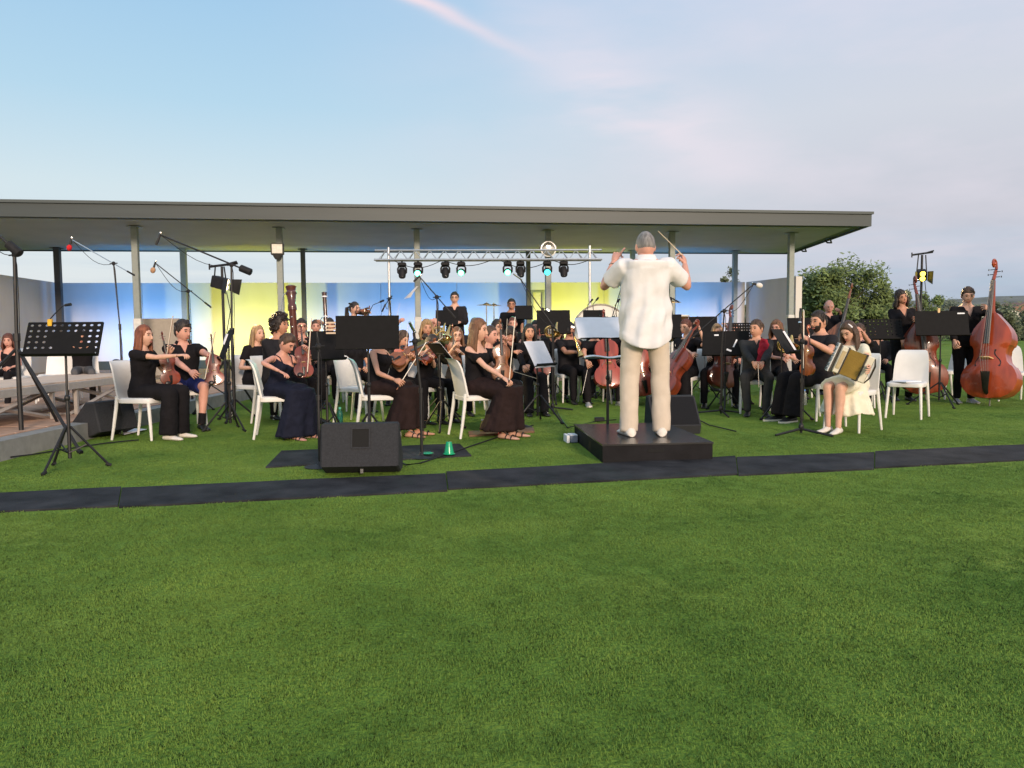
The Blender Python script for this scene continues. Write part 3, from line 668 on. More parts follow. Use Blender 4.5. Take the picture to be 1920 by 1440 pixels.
def mic_stand(base, piv, a, b, label, mic=None, micdir=(0, 0, -1), kind='tripod', boom_m=BLACKM, weight=False, r=.30, cable=True, foam=None, micl=.13, lz=.0, group='microphone stands among the players', rad=.010, a0=30, legz=.28):
    """base on the floor, pivot over it, boom from tip a (microphone) to tail b"""
    base = Vector(base); t = empty('microphone_stand', base, label=label, cat='microphone stand', group=group)
    pz = piv[2] - base.z; off_ = Vector(piv) - base; S = lambda q: Vector(q) - base
    hz = legz if kind == 'tripod' else .05
    mb = MB(); mb.path([(0, 0, .02), (0, 0, pz * .58)], rad * 1.35, 8); mb.path([(0, 0, pz * .56), (0, 0, pz * .60)], rad * 2, 8); mb.build('lower_pole', BLACKM, t)
    mb = MB(); mb.path([(0, 0, pz * .58), off_ - Vector((0, 0, .01))], rad, 8); mb.build('upper_pole', BLACKM, t)
    mb = MB(); mb.ell(off_, (.028, .022, .03), nu=8, nv=6); mb.path([off_ + Vector((-.05, -.01, -.005)), off_ + Vector((.05, .01, .005))], .008, 6); mb.build('clutch', BLACKP, t)
    if a is not None:
        mb = MB(); mb.path([S(b), S(a)], rad * .75, 8); bo = mb.build('boom', boom_m, t)
        d = (Vector(b) - Vector(a)).normalized()
        if weight: mb = MB(); mb.path([S(b) - d * .09, S(b) - d * .08, S(b) + d * .06, S(b) + d * .07], [.03, .045, .045, .03], 12); mb.build('counterweight', BLACKP, t)
        else: mb = MB(); mb.path([S(b) - d * .10, S(b) + d * .02], rad * 1.25, 8); mb.build('boom_grip', BLACKP, t)
        if mic:
            md = Vector(micdir).normalized(); q = S(a)
            mb = MB(); mb.path([q - md * .03, q, q + md * micl * .7, q + md * micl], [.010, .013, .015, .012], 10); mm = mb.build('microphone', BLACKM if mic != 'silver' else SILVER, t)
            if foam is not None: mb = MB(); mb.ell(q + md * (micl + .02), (.036, .036, .045), M=axes(md, (md.y, md.z, md.x) if abs(md.y) < .9 else (1, 0, 0)), nu=12, nv=8); mb.build('foam_cover', foam, mm)
            mb = MB(); mb.path([q - md * .035, q - md * .02], .016, 8); mb.build('clip_end', SILVER, mm)
        if cable:
            q0, q1 = S(a), off_; pts = []
            for k in range(9):
                s_ = k / 8; pts.append(q0.lerp(q1, s_) + Vector((0, 0.01, -.16 * math.sin(math.pi * s_) * (.6 + .4 * s_))))
            pts += [off_ + Vector((.02, .0, -.1)), off_ * .75 + Vector((.025, 0, 0)), Vector((.022, 0, pz * .45)), Vector((.02, 0, .15))]
            mb = MB(); mb.path(pts, .004, 5); mb.build('cable', BLACKP, t)
    if kind == 'tripod': tripod_legs(t, legz, r, rad=rad * .95, brace=False, a0=a0)
    elif kind == 'round': mb = MB(); mb.lathe([(.005, 0), (.125, 0), (.13, .008), (.03, .026), (.014, .05)], n=24); mb.build('base', BLACKM, t)
    elif kind == 'flat':
        for k in range(3):
            aa = R(a0 + 120 * k); dd = Vector((math.cos(aa), math.sin(aa), 0)); mb = MB(); mb.path([dd * .02 + Vector((0, 0, .06)), dd * r + Vector((0, 0, .012))], [.014, .012], 6); mb.build('leg', BLACKM, t)
        mb = MB(); mb.ell((0, 0, .08), (.03, .03, .05), nu=8, nv=6); mb.build('hub', BLACKM, t)
    return t
def monitor(p, yaw, label, w=.62, h=.40, d=.44, logo=True):
    """wedge speaker; local -y side is the tilted back panel, grille faces +y"""
    t = empty('monitor_speaker', p, R(yaw), label=label, cat='speaker', group='black stage monitor speakers')
    CAB = mat('speaker_cabinet', (.033, .035, .040), .85, spec=.2, var=.15, vs_=60, bump=.35, bs=220) if 1 else mat('x', (.024, .026, .029), .8, 0, .15, 60, bump=.35, bs=220)
    prof = [(-.02, .0), (-d * .50, .085), (-d * .34, h), (-d * .08, h), (d * .5, .10), (d * .42, .0)]
    mb = MB(); rings = []
    for x, k in ((-w / 2, .93), (-w / 2 + .014, 1), (w / 2 - .014, 1), (w / 2, .93)):
        cy, cz = 0, h * .45; rings.append([(x, cy + (y - cy) * k, max(.004, cz + (z - cz) * k)) for y, z in prof])
    mb.loft(rings); mb.build('cabinet', CAB, t, smooth=False)
    a, b = Vector((0, -d * .50, .085)), Vector((0, -d * .34, h)); u_ = (b - a).normalized(); nrm = Vector((0, -u_.z, u_.y))
    Mx = Matrix(((1, 0, 0), (0, -nrm.y, u_.y), (0, -nrm.z, u_.z)))
    c = a + u_ * ((b - a).length * .66) + Vector((.01, 0, 0))
    mb = MB(); hw = w * .105; hh = h * .17
    for cx, cz, sx, sz in ((-hw - .006, 0, .012, hh * 2 + .02), (hw + .006, 0, .012, hh * 2 + .02), (0, hh + .006, hw * 2, .012), (0, -hh - .006, hw * 2, .012)):
        mb.box(c + Mx @ Vector((cx, -.003, cz)), (sx, .012, sz), Mx)
    mb.build('handle_rim', CAB, t, smooth=False)
    mb = MB(); mb.box(c + Mx @ Vector((0, -.0015, 0)), (hw * 2, .004, hh * 2), Mx); mb.build('handle_recess', mat('recess_black', (.006, .006, .006), .9), t, smooth=False)
    ga, gb = Vector((0, -d * .08, h)), Vector((0, d * .5, .10)); gu = (gb - ga).normalized(); gn = Vector((0, -gu.z, gu.y)) * -1
    Mg = Matrix(((1, 0, 0), (0, gn.y, gu.y), (0, gn.z, gu.z))); mb = MB(); mb.box((ga + gb) / 2 + gn * .003, (w * .93, .012, (gb - ga).length * .93), Mg, bev=.004); mb.build('grille', mat('grille', (.012, .012, .014), .7, 0, .3, 180, bump=.8, bs=400, spec=.2), t)
    if logo: mb = MB(); mb.box(ga.lerp(gb, .8) + gn * .011, (.045, .004, .014), Mg); mb.build('badge', SILVER, t, smooth=False)
    mb = MB(); mb.box((.02, -d * .5 + .012 - .006, .05), (.022, .02, .035)); mb.build('cable_plug', SILVER, t, smooth=False)
    return t
# ------------------------------------------------------------------ people
def sm(a, b, x):
    t = max(0.0, min(1.0, (x - a) / (b - a))); return t * t * (3 - 2 * t)
def lerp(a, b, t): return a + (b - a) * t
def V(l, f, u): return Vector((l, -f, u))
def euler(yaw, pitch, roll):
    """yaw + turns to the person's left, pitch + nods down, roll + tips to the left"""
    return Matrix.Rotation(R(yaw), 3, 'Z') @ Matrix.Rotation(R(pitch), 3, 'X') @ Matrix.Rotation(R(roll), 3, 'Y')
TM = [(-.12, .145, .105, -.005), (-.03, .168, .122, -.005), (.08, .155, .110, .0), (.18, .155, .110, .005), (.28, .170, .118, .008), (.36, .176, .114, .0), (.42, .160, .095, -.012), (.462, .112, .076, -.016), (.495, .064, .062, -.012), (.54, .055, .056, .0)]
TF = [(-.12, .150, .105, -.005), (-.03, .174, .122, -.005), (.08, .140, .102, .0), (.16, .122, .090, .004), (.25, .138, .098, .010), (.32, .148, .098, .008), (.40, .142, .086, -.006), (.45, .100, .068, -.014), (.485, .052, .054, -.010), (.53, .045, .048, .0)]
def ik(S, Wt, l1, l2, pole):
    d = Wt - S; D = d.length
    if D > (l1 + l2) * .995: Wt = S + d.normalized() * (l1 + l2) * .995; d = Wt - S; D = d.length
    if D < .08: D = .08
    a = (l1 * l1 - l2 * l2 + D * D) / (2 * D); h = math.sqrt(max(1e-6, l1 * l1 - a * a)); u_ = d.normalized()
    p = pole - u_ * pole.dot(u_); p = p.normalized() if p.length > 1e-5 else u_.orthogonal().normalized()
    return S + u_ * a + p * h, Wt
def hand(mb, w, d, n, side, sc, curl=.5, spread=.0, point=False):
    d = d.normalized(); n = (n - d * n.dot(d)).normalized(); a = d.cross(n) * side   # a: towards the little finger side
    a = -a * -1
    th = -a
    def P(x, y, z): return w + (d * x + a * y + n * z) * sc
    rings = []
    for x, hw, ht in ((-.012, .021, .017), (.02, .030, .016), (.055, .038, .014), (.082, .038, .011), (.09, .033, .007)):
        rings.append([P(x, math.cos(2 * math.pi * k / 8) * hw, math.sin(2 * math.pi * k / 8) * ht) for k in range(8)])
    mb.loft(rings)
    for i, (y, l) in enumerate(((-.029, .070), (-.010, .079), (.010, .074), (.029, .058))):
        c = curl * (1.0 + .08 * i)
        if point and i == 0: c = .06
        if point and i > 0: c = max(c, .9)
        p = (.082, y * 1.0, 0.0); pts = [P(*p)]; ang = 0
        for seg, fr_ in enumerate((.42, .32, .26)):
            ang += c * R((38, 58, 42)[seg]); p = (p[0] + math.cos(ang) * l * fr_, p[1] + spread * y * .35, p[2] + math.sin(ang) * l * fr_); pts.append(P(*p))
        mb.path(pts, [.0092 * sc, .0088 * sc, .008 * sc, .0062 * sc], 6)
    mb.path([P(.012, -.020, .004), P(.038, -.044, .012 + .006 * curl), P(.062, -.052 + .012 * curl, .016 + .022 * curl), P(.080, -.050 + .024 * curl, .018 + .032 * curl)], [.0135 * sc, .0115 * sc, .010 * sc, .0075 * sc], 6)
def headpt(l, f, u):
    jaw = 1 - .30 * sm(.15, 1.0, -u) * (1 if f > -.3 else .5)
    x = .073 * l * jaw * (1 + .03 * sm(0, .6, u)); y = (.093 if f > 0 else .100) * f
    if f > 0:
        y += .010 * sm(.45, .95, -u) * f * sm(.5, 0, abs(l)); y -= .006 * sm(.3, .7, f) * math.exp(-((abs(l) - .42) / .16) ** 2 - ((u - .06) / .14) ** 2)
        y += .004 * math.exp(-((u - .26) / .1) ** 2) * f; y -= .004 * sm(.5, .9, abs(l)) * sm(.2, -.6, u)
    else: y *= 1 - .22 * sm(.1, .9, -u)
    return x, y, .117 * u
def head(mb, C, M, sc, skin, hairm, beard=None, glasses=False, nu=26, nv=20, eyes=True, brow=True):
    """C head centre, M columns: left, back, up"""
    T = lambda x, y, z: C + M @ (Vector((x, -y, z)) * sc)
    mb.use(skin); rings = []
    for i in range(1, nv):
        th = math.pi * i / nv; ring = []
        for j in range(nu):
            ph = 2 * math.pi * j / nu; l, f, u = math.sin(th) * math.cos(ph), math.sin(th) * math.sin(ph), -math.cos(th)
            ring.append(T(*headpt(l, f, u)))
        rings.append(ring)
    mb.loft(rings)
    # nose, ears
    nb = [(.030, .083, .007, .004), (.010, .090, .009, .008), (-.016, .098, .011, .014), (-.030, .100, .016, .012), (-.039, .090, .012, .006)]
    rings = []
    for z, y, w, d_ in nb: rings.append([T(-w, y - .012, z), T(-w * .6, y - .002, z), T(0, y + d_, z), T(w * .6, y - .002, z), T(w, y - .012, z), T(0, y - .02, z)])
    mb.loft(rings)
    for s_ in (-1, 1):
        mb.ell(T(s_ * .074, -.008, -.004), (.010 * sc, .020 * sc, .031 * sc), M @ Matrix.Rotation(s_ * .3, 3, 'Z'), 8, 6)
    if eyes:
        for s_ in (-1, 1):
            mb.use(EYEW); mb.ell(T(s_ * .031, .077, .010), (.0120 * sc, .010 * sc, .0054 * sc), M, 8, 6)
            mb.use(IRIS); mb.ell(T(s_ * .030, .0852, .0098), (.0064 * sc, .0040 * sc, .0062 * sc), M, 8, 5)
            mb.path([T(s_ * .017, .0845, .0135), T(s_ * .030, .0885, .0185), T(s_ * .044, .0805, .0135)], .0032 * sc, 5)
    if brow:
        mb.use(hairm)
        for s_ in (-1, 1): mb.path([T(s_ * .014, .0905, .030), T(s_ * .031, .0895, .0355), T(s_ * .050, .077, .029)], [.0046 * sc, .0050 * sc, .003 * sc], 5)
    mb.use(LIP); mb.path([T(-.024, .081, -.063), T(-.010, .0915, -.0600), T(0, .0935, -.0612), T(.010, .0915, -.0600), T(.024, .081, -.063)], [.0018 * sc, .0042 * sc, .0045 * sc, .0042 * sc, .0018 * sc], 6)
    mb.path([T(-.018, .084, -.067), T(0, .092, -.0698), T(.018, .084, -.067)], [.002 * sc, .0048 * sc, .002 * sc], 6)
    if beard:
        mb.use(beard); rings = []
        for i in range(9):
            u = -.02 - i * .118; ring = []
            for k in range(15):
                a = -1.15 + 2.3 * k / 14; cu = math.sqrt(max(.02, 1 - min(.98, u * u))); l, f = math.sin(a) * cu, math.cos(a) * cu
                top = -.30 - .1 * math.cos(a * 2.2); uu = min(u, top) if abs(a) < .85 else u
                x, y, z = headpt(l, f, u); o = (1.06 + .06 * sm(-.3, -.9, u)) if uu == u else .95
                ring.append(T(x * o, y * o, z * (1.06 if u < -.7 else 1)))
            rings.append(ring)
        mb.loft(rings, closed=False)
    if glasses:
        mb.use(EBONY)
        for s_ in (-1, 1):
            mb.path([T(s_ * .032 + math.cos(k * math.pi / 6) * .0215, .094 - .006 * abs(math.cos(k * math.pi / 6)), .008 + math.sin(k * math.pi / 6) * .0165) for k in range(13)], .0022 * sc, 5)
            mb.path([T(s_ * .053, .088, .012), T(s_ * .076, .0, .010)], .002 * sc, 5)
        mb.path([T(-.011, .095, .012), T(.011, .095, .012)], .0022 * sc, 5)
def hair(C, M, sc, style, m, rg, fringe=0.0):
    """a close cap that thins out to nothing at the hairline, then locks, curls or a tail"""
    mb = MB().use(m); T = lambda x, y, z: C + M @ (Vector((x, -y, z)) * sc)
    th0 = dict(short=.085, crop=.05, long=.10, tail=.07, bun=.07, curly=.20, bob=.13, wavy=.16, rim=.05, cap=.10)[style]
    front = dict(rim=.95, long=.56, tail=.56, bun=.55, bob=.30 if fringe else .5).get(style, .50) - fringe * .22
    nu, nv = 36, 26; rings = []
    longish = style in ('long', 'bob', 'curly')
    for i in range(1, nv):
        th = math.pi * i / nv; ring = []
        for j in range(nu):
            ph = 2 * math.pi * j / nu; l, f, u = math.sin(th) * math.cos(ph), math.sin(th) * math.sin(ph), -math.cos(th)
            if f > 0: line = lerp(-.12 if not longish else -.5, front, sm(.12, .72, f) if not longish else sm(.18, .80, f))
            else: line = lerp(-.12 if not longish else -.5, dict(crop=-.24, short=-.48).get(style, -.62), sm(0, .7, -f))
            if style == 'rim': line = line if f < .1 else 1.2
            k = sm(line - .03, line + .12, u)
            if style == 'rim': k *= 1 - sm(.25, .5, u)
            nz = noise.noise(Vector((l * 4 + rg * 3.1, f * 4, u * 4))) * .35 + noise.noise(Vector((l * 11, f * 11 + rg, u * 9))) * .22
            if style in ('curly', 'wavy'): nz *= 1.6
            amt = th0 * (1 + nz) * (.75 + .45 * sm(0, 1, u)) * (1.0 if f < .5 else .85)
            o = lerp(.955, 1.012 + amt, k); x, y, z = headpt(l, f, u); ring.append(T(x * o, y * o, z * o + .004 * k))
        rings.append(ring)
    mb.loft(rings); rn = random.Random(int(rg * 97) + 5)
    up = M.col[2].xyz if hasattr(M.col[2], 'xyz') else Vector(M.col[2]); dn = Vector((0, 0, -1))
    if style in ('long', 'bob'):
        Ld = .34 if style == 'long' else .15
        for k in range(26):
            a = R(-8 + 196 * k / 25); l, f = math.cos(a), -math.sin(a) * .95 + .16
            top = T(.070 * l, .085 * f, .065); mid = T(.086 * l, .098 * f - .004, -.02)
            low = mid + dn * (Ld * rn.uniform(.42, .5)) * sc + (M @ Vector((.014 * l, .012 + .012 * (f < 0), 0))) * sc
            end = low + dn * Ld * rn.uniform(.40, .60) * sc + (M @ Vector((-.010 * l + rn.uniform(-.01, .01), -.006 if f > -.2 else .006, 0))) * sc
            w = rn.uniform(.017, .024) * sc; mb.path([top, mid, low, end], [w * .7, w, w * 1.05, w * .35], 7, .75)
    if style == 'tail':
        b = T(0, -.108, .03); mb.ell(b, .022 * sc, None, 8, 6)
        for k in range(9):
            o = Vector((rn.uniform(-.02, .02), rn.uniform(-.01, .02), 0)) * sc; e = b + (M @ Vector((0, .05, -.02))) * sc
            mb.path([b, e + o, e + o * 1.6 + dn * .14 * sc, e + o + dn * .27 * sc + (M @ Vector((0, -.03, 0))) * sc], [.012 * sc, .018 * sc, .018 * sc, .005 * sc], 6)
    if style == 'bun':
        b = T(0, -.125, .035); mb.ell(b, (.042 * sc, .038 * sc, .040 * sc), M, 12, 8)
        for k in range(5): a = k * 1.3; mb.path([b + (M @ Vector((math.cos(a + q * .5) * .036, .012 + .012 * math.sin(q), math.sin(a + q * .5) * .036))) * sc for q in range(6)], .013 * sc, 6)
    if style in ('curly', 'wavy'):
        for k in range(150 if style == 'curly' else 60):
            l, f, u = rn.gauss(0, 1), rn.gauss(0, 1), rn.gauss(0, 1); q = math.sqrt(l * l + f * f + u * u); l, f, u = l / q, f / q, u / q
            if style == 'curly':
                if f > .25 and u < .42: continue
                if u < -.75: continue
                o = 1.24
            else:
                if u < .45 + .1 * (f > 0): continue
                o = 1.13
            x, y, z = headpt(l, f, u); c = T(x * o, y * o, z * o); ax = Vector((rn.gauss(0, 1), rn.gauss(0, 1), rn.gauss(0, 1))).normalized(); e1 = ax.orthogonal().normalized(); e2 = ax.cross(e1); rr_ = (.020 if style == 'curly' else .017) * sc
            mb.path([c + (e1 * math.cos(q_) + e2 * math.sin(q_)) * rr_ + ax * (q_ - 2) * .006 * sc for q_ in (0, .9, 1.8, 2.7, 3.6, 4.5)], [.006 * sc, .010 * sc, .011 * sc, .011 * sc, .009 * sc, .005 * sc], 5)
    if style in ('short', 'crop', 'bob', 'wavy') and th0 > .05:
        for k in range(46):
            a = rn.uniform(0, 2 * math.pi); uu = rn.uniform(.35, .95); cu = math.sqrt(1 - uu * uu); l, f = math.cos(a) * cu, math.sin(a) * cu
            if f > .3 and uu < front + .1: continue
            p = []
            for q_ in range(4):
                u2 = uu - q_ * .13; f2 = f + .02 * q_; nn_ = math.sqrt(l * l + f2 * f2 + u2 * u2); x, y, z = headpt(l / nn_, f2 / nn_, u2 / nn_); o = 1.03 + th0 * (1.0 + .15 * (q_ == 1)); p.append(T(x * o, y * o, z * o))
            if f > .25 and p[-1] and (uu - .39) < front - .12: continue
            mb.path(p, [.004 * sc, .009 * sc, .009 * sc, .003 * sc], 5, .6)
    return mb
def loft_torso(mb, hip, t, X, tab, sc, wf, infl, lo, hi, n=20, belly=0.0):
    Yb = X.cross(t).normalized() * -1   # forward
    Yb = t.cross(X).normalized() * -1
    rings = []
    for d, hw, hd, fo in tab:
        if d < lo - 1e-6 or d > hi + 1e-6: continue
        w = (hw * (1 + (wf - 1) * (1 if d < .33 else .45)) + infl) * sc; q = (hd * (wf * .5 + .5) + infl) * sc; c = hip + t * d * sc + Yb * (fo + belly * math.exp(-((d - .08) / .1) ** 2)) * sc
        rings.append([c + X * (math.copysign(abs(math.cos(2 * math.pi * k / n)) ** .85, math.cos(2 * math.pi * k / n)) * w) + Yb * (math.copysign(abs(math.sin(2 * math.pi * k / n)) ** .85, math.sin(2 * math.pi * k / n)) * (q + belly * sc * .6 * (math.sin(2 * math.pi * k / n) > 0))) for k in range(n)])
    mb.loft(rings); return Yb
def cut_v(me, planes):
    """remove the faces inside all the given half spaces (a neck opening), with clean cut edges"""
    bm = bmesh.new(); bm.from_mesh(me)
    for co, no in planes:
        bmesh.ops.bisect_plane(bm, geom=bm.verts[:] + bm.edges[:] + bm.faces[:], plane_co=co, plane_no=no)
    dead = [f for f in bm.faces if all((f.calc_center_median() - co).dot(no) > 0 for co, no in planes)]
    bmesh.ops.delete(bm, geom=dead, context='FACES'); bm.to_mesh(me); bm.free(); return me
PID = [0]
def person(label, px, py, Y, face, sit=True, sex='m', skin='fair', hairs=('short', 'brown'), top=('tee', 'black'), bottom=('trousers', 'black'), shoes=('shoe', SHOEB),
           lean=0, side=0, twist=0, look=(0, 0, 0), neckl=.114, LH=None, RH=None, lp=None, rp=None, lcurl=.55, rcurl=.7, ln=None, rn=None, glasses=False, beard=False, wf=1.0, s=None, bx=None, seat=.45,
           knees=.10, feet=.10, ff=.02, z0=0.0, chair_label=None, headband=False, hs=1.0, fringe=0, belly=0.0, vx=None, kn=None, lpoint=False, rpoint=False, base=None, chair_face=None, fs=1.0, legs=None, neckv=None):
    PID[0] += 1; rnd = random.Random(PID[0] * 13)
    P = W(px, py, Y)
    if s is None: s = (P.z - z0 - seat) / .885 if sit else (P.z - z0) / 1.71
    s = max(.72, min(1.14, s))
    Rz = Matrix.Rotation(R(face), 3, 'Z'); Rzi = Rz.transposed()
    fwd = Rz @ Vector((0, -1, 0)); a_, b_ = R(lean), R(side)
    tl = V(math.sin(b_), math.sin(a_) * math.cos(b_), math.cos(a_) * math.cos(b_))
    hipz = (seat + .085 * s) if sit else .925 * s
    # put the head where the photograph shows it: the base follows from the lean
    if base is None:
        hx = W(bx if bx is not None else px, py, Y)
        base = Vector((hx.x, hx.y, z0))
        if bx is None: base -= Rz @ (Vector((tl.x, tl.y, 0)) * .62 * s + V(0, .06 * s, 0))
        base.z = z0
    root_M = Matrix.Translation(base) @ Rz.to_4x4()
    inv = root_M.inverted()
    hip = V(0, 0, hipz); tab = TM if sex == 'm' else TF
    X = (Matrix.Rotation(R(twist), 3, tl) @ Vector((1, 0, 0))); X = (X - tl * X.dot(tl)).normalized(); X0 = (Vector((1, 0, 0)) - tl * tl.x).normalized()
    Yb = -(tl.cross(X)).normalized()
    shw = (.170 if sex == 'm' else .146) * s * (wf * .55 + .45); sd_ = .41 * s
    SHL, SHR = hip + tl * sd_ + X * shw - Yb * .012 * s, hip + tl * sd_ - X * shw - Yb * .012 * s
    nb = hip + tl * .50 * s; HM = Matrix.Rotation(R(twist * .6), 3, 'Z') @ euler(*look)
    nd_ = (tl * .75 + HM.col[2] * .35 + V(0, .14, 0)).normalized(); hs_ = (1.02 if sex == 'm' else .99) * s ** .5 * hs
    HC = nb + nd_ * neckl * s * (hs * .5 + .5)
    # legs
    if legs: KL, KR, AL, AR = legs
    elif sit:
        kf = .43 * s; kz = seat + .055 * s
        KL, KR = V(knees, kf, kz), V(-knees, kf, kz); AL, AR = V(feet, kf + ff, .09 * s), V(-feet, kf + ff, .09 * s)
    else: KL, KR = V(feet * .95, .025, .49 * s), V(-feet * .95, .025, .49 * s); AL, AR = V(feet, -.01, .085 * s), V(-feet, -.01, .085 * s)
    HL, HR = hip + Vector((.085 * s, 0, -.02 * s)), hip + Vector((-.085 * s, 0, -.02 * s))
    # arms
    def T(q, dflt):
        if q is None: return dflt
        if isinstance(q, tuple): return V(*[c * s if i < 2 else c for i, c in enumerate(q)])
        return inv @ Vector(q)
    if sit: dl, dr = V(.10, .30 * s, hipz + .10 * s), V(-.10, .30 * s, hipz + .10 * s)
    else: dl, dr = V(.24 * s, .06, .80 * s), V(-.24 * s, .06, .80 * s)
    l1, l2 = .285 * s, .255 * s
    EL, WL = ik(SHL, T(LH, dl), l1, l2, (V(*lp) if lp else V(.55, -.35, -1)))
    ER, WR = ik(SHR, T(RH, dr), l1, l2, (V(*rp) if rp else V(-.55, -.35, -1)))
    af = 1.0 if sex == 'm' else .84; sk = SKIN[skin]
    far = Y > 12.2
    # ---- body: one continuous skin mesh
    mb = MB(); loft_torso(mb, hip, tl, X, tab, s, wf, -.004, -.12, .6, belly=belly)
    mb.path([nb - tl * .05 * s, nb + nd_ * .05 * s, HC - HM.col[2] * .05 + HM.col[1] * .012], [.056 * s * (1 if sex == 'm' else .86)] * 2 + [.052 * s * (1 if sex == 'm' else .86)], 10)
    if sex == 'f':
        for q in (-1, 1): mb.ell(hip + tl * .325 * s + X * q * .062 * s + Yb * .082 * s, .056 * s, None, 10, 7)
    for S_, E_, W_ in ((SHL, EL, WL), (SHR, ER, WR)):
        mb.ell(S_, .050 * s * af, None, 10, 7); mb.path([S_, S_.lerp(E_, .5), E_], [.049 * s * af, .046 * s * af, .037 * s * af], 10)
        mb.ell(E_, .037 * s * af, None, 8, 6); mb.path([E_, E_.lerp(W_, .3), W_.lerp(E_, .12), W_ + (W_ - E_).normalized() * .012], [.037 * s * af, .039 * s * af, .028 * s * af, .025 * s * af], 10)
    for H_, K_, A_ in ((HL, KL, AL), (HR, KR, AR)):
        mb.path([H_, H_.lerp(K_, .5), K_], [.086 * s, .074 * s, .054 * s], 10); mb.ell(K_, .055 * s, None, 8, 6)
        bk = (A_ - K_).normalized().cross(Vector((1, 0, 0))); bk = bk * (-1 if bk.y < 0 else 1)
        mb.path([K_, K_.lerp(A_, .3) + bk * .018 * s, A_.lerp(K_, .15), A_ - Vector((0, 0, .03))], [.052 * s, .056 * s, .036 * s, .034 * s], 10)
    core = remeshed(mb, .016 if not far else .022, 3)
    fb = MB(); fb.use(sk); fb.addmesh(core); bpy.data.meshes.remove(core)
    head(fb, HC, HM, hs_, sk, HAIR[hairs[1]], HAIR[hairs[1]] if beard else None, glasses)
    for S_, E_, W_, sgn, cu, nn_, pt_ in ((SHL, EL, WL, 1, lcurl, ln, lpoint), (SHR, ER, WR, -1, rcurl, rn, rpoint)):
        fb.use(sk); d = (W_ - E_).normalized(); n_ = V(*nn_) if nn_ else V(-sgn * .75, -.1, -.6)
        hand(fb, W_ + d * .004, d, n_, sgn, s * (1.0 if sex == 'm' else .92), cu, .5, pt_)
    o = fb.build('person', None, ang=180); o.matrix_world = root_M
    tag(o, label, 'person', 'players of the orchestra')
    # ---- hair
    if hairs[0] != 'none': hair(HC, HM, hs_, hairs[0], HAIR[hairs[1]], PID[0] * .37, fringe).build('hair', None, o, ang=180)
    if headband:
        mb = MB(); pts = []
        for k in range(25):
            a = math.pi * (-.08 + 1.16 * k / 24); l, u = math.cos(a), math.sin(a) * .93; x, y, z = headpt(l, .30 * (1 - .2), u); pts.append(HC + HM @ (Vector((x * 1.12, -.040 + .02, z * 1.13)) * hs_))
        mb.path(pts, .007, 6, 1.6); mb.build('headband', CLOTH['white'], o)
    # ---- top
    kind, cname = top; cm = CLOTH[cname]; vox = .014 if not far else .020
    mb = MB(); hem = -.03 if sit else -.12
    if kind == 'untucked': hem = -.12
    infl = .016 if kind not in ('strap', 'offshoulder', 'sleeveless') else .010
    tb = list(tab)
    if kind == 'untucked': tb = [(-.215, .182, .150, -.012), (-.17, .182, .150, -.012)] + [(d, max(w, .180 if d < .12 else .166), max(q, .146 if d < .12 else .126), f) for d, w, q, f in tab]; hem = -.22
    loft_torso(mb, hip, tl, X, tb, s, wf, infl, hem, .478 if kind != 'collar' else .49, belly=belly)
    if sex == 'f':
        for q in (-1, 1): mb.ell(hip + tl * .325 * s + X * q * .062 * s + Yb * .084 * s, (.056 + infl) * s, None, 10, 7)
    fr = dict(tee=.62, polo=.66, untucked=.68, long=2.0, collar=2.0, sleeve3=1.5, offshoulder=.62, strap=0, sleeveless=0)[kind]
    for S_, E_, W_ in ((SHL, EL, WL), (SHR, ER, WR)):
        if fr <= 0: break
        ri = (.016 if kind != 'untucked' else .028) * s
        S_in = S_ - (S_ - (hip + tl * sd_)) * .35
        if kind == 'offshoulder': S_in = S_ - tl * .05 * s
        mb.ell(S_, (.050 * af + .014) * s, None, 10, 7) if kind != 'offshoulder' else None
        f1 = min(fr, 1.0); e = S_.lerp(E_, f1); w1 = .046 * s * af + ri * (1.15 if kind in ('tee', 'polo', 'untucked') else 1)
        mb.path([S_in, S_, S_.lerp(e, .5), e], [w1, w1 * 1.05, w1 * 1.02, w1 * (1.04 if fr < 1 else .92)], 12)
        if fr > 1:
            mb.ell(E_, .037 * s * af + ri, None, 10, 7); e2 = E_.lerp(W_, fr - 1.0 - (.03 if fr >= 2 else 0)); mb.path([E_, E_.lerp(e2, .5), e2], [.040 * s * af + ri, .037 * s * af + ri * .9, .030 * s * af + ri * .75], 12)
    me = remeshed(mb, vox, 5, [(.24, .030), (.11, .004)] if kind == 'untucked' else [(.10, .012), (.035, .004)] if kind not in ('strap', 'sleeveless') else [(.06, .005)])
    nk = hip + tl * .47 * s
    if kind == 'untucked':
        hz_ = hip.z - .22 * s
        for v_ in me.vertices:
            c_ = v_.co; a_n = math.atan2(c_.x, c_.y); dn_ = sm(hip.z + .42 * s, hip.z, c_.z)
            if abs(c_.x) < .27 * s and c_.z < hip.z + .40 * s:
                f_ = .011 * math.sin(a_n * 8 + 1.6 * math.sin(c_.z * 6)) * dn_ + .006 * math.sin(a_n * 3 + c_.z * 26) * (1 - dn_ * .5) + .005 * math.sin(c_.z * 34 + a_n * 5) * sm(.25, 0, abs(c_.z - hip.z - .05))
                c_.x += math.sin(a_n) * f_; c_.y += math.cos(a_n) * f_
            k_ = sm(hz_ + .22, hz_, c_.z); c_.z += (.085 * min(1.2, (abs(c_.x) / (.19 * s)) ** 2.2) - .02) * k_
    if kind in ('polo', 'vneck', 'collar', 'long', 'untucked', 'tee'):
        dv = neckv if neckv is not None else dict(polo=.10, collar=.07, long=.11, untucked=.02, tee=.035)[kind]
        v0 = nk + Yb * .06 * s - tl * dv * s
        if dv > .06: cut_v(me, [(v0, (tl * .42 + X).normalized()), (v0, (tl * .42 - X).normalized()), (nk, Yb)])
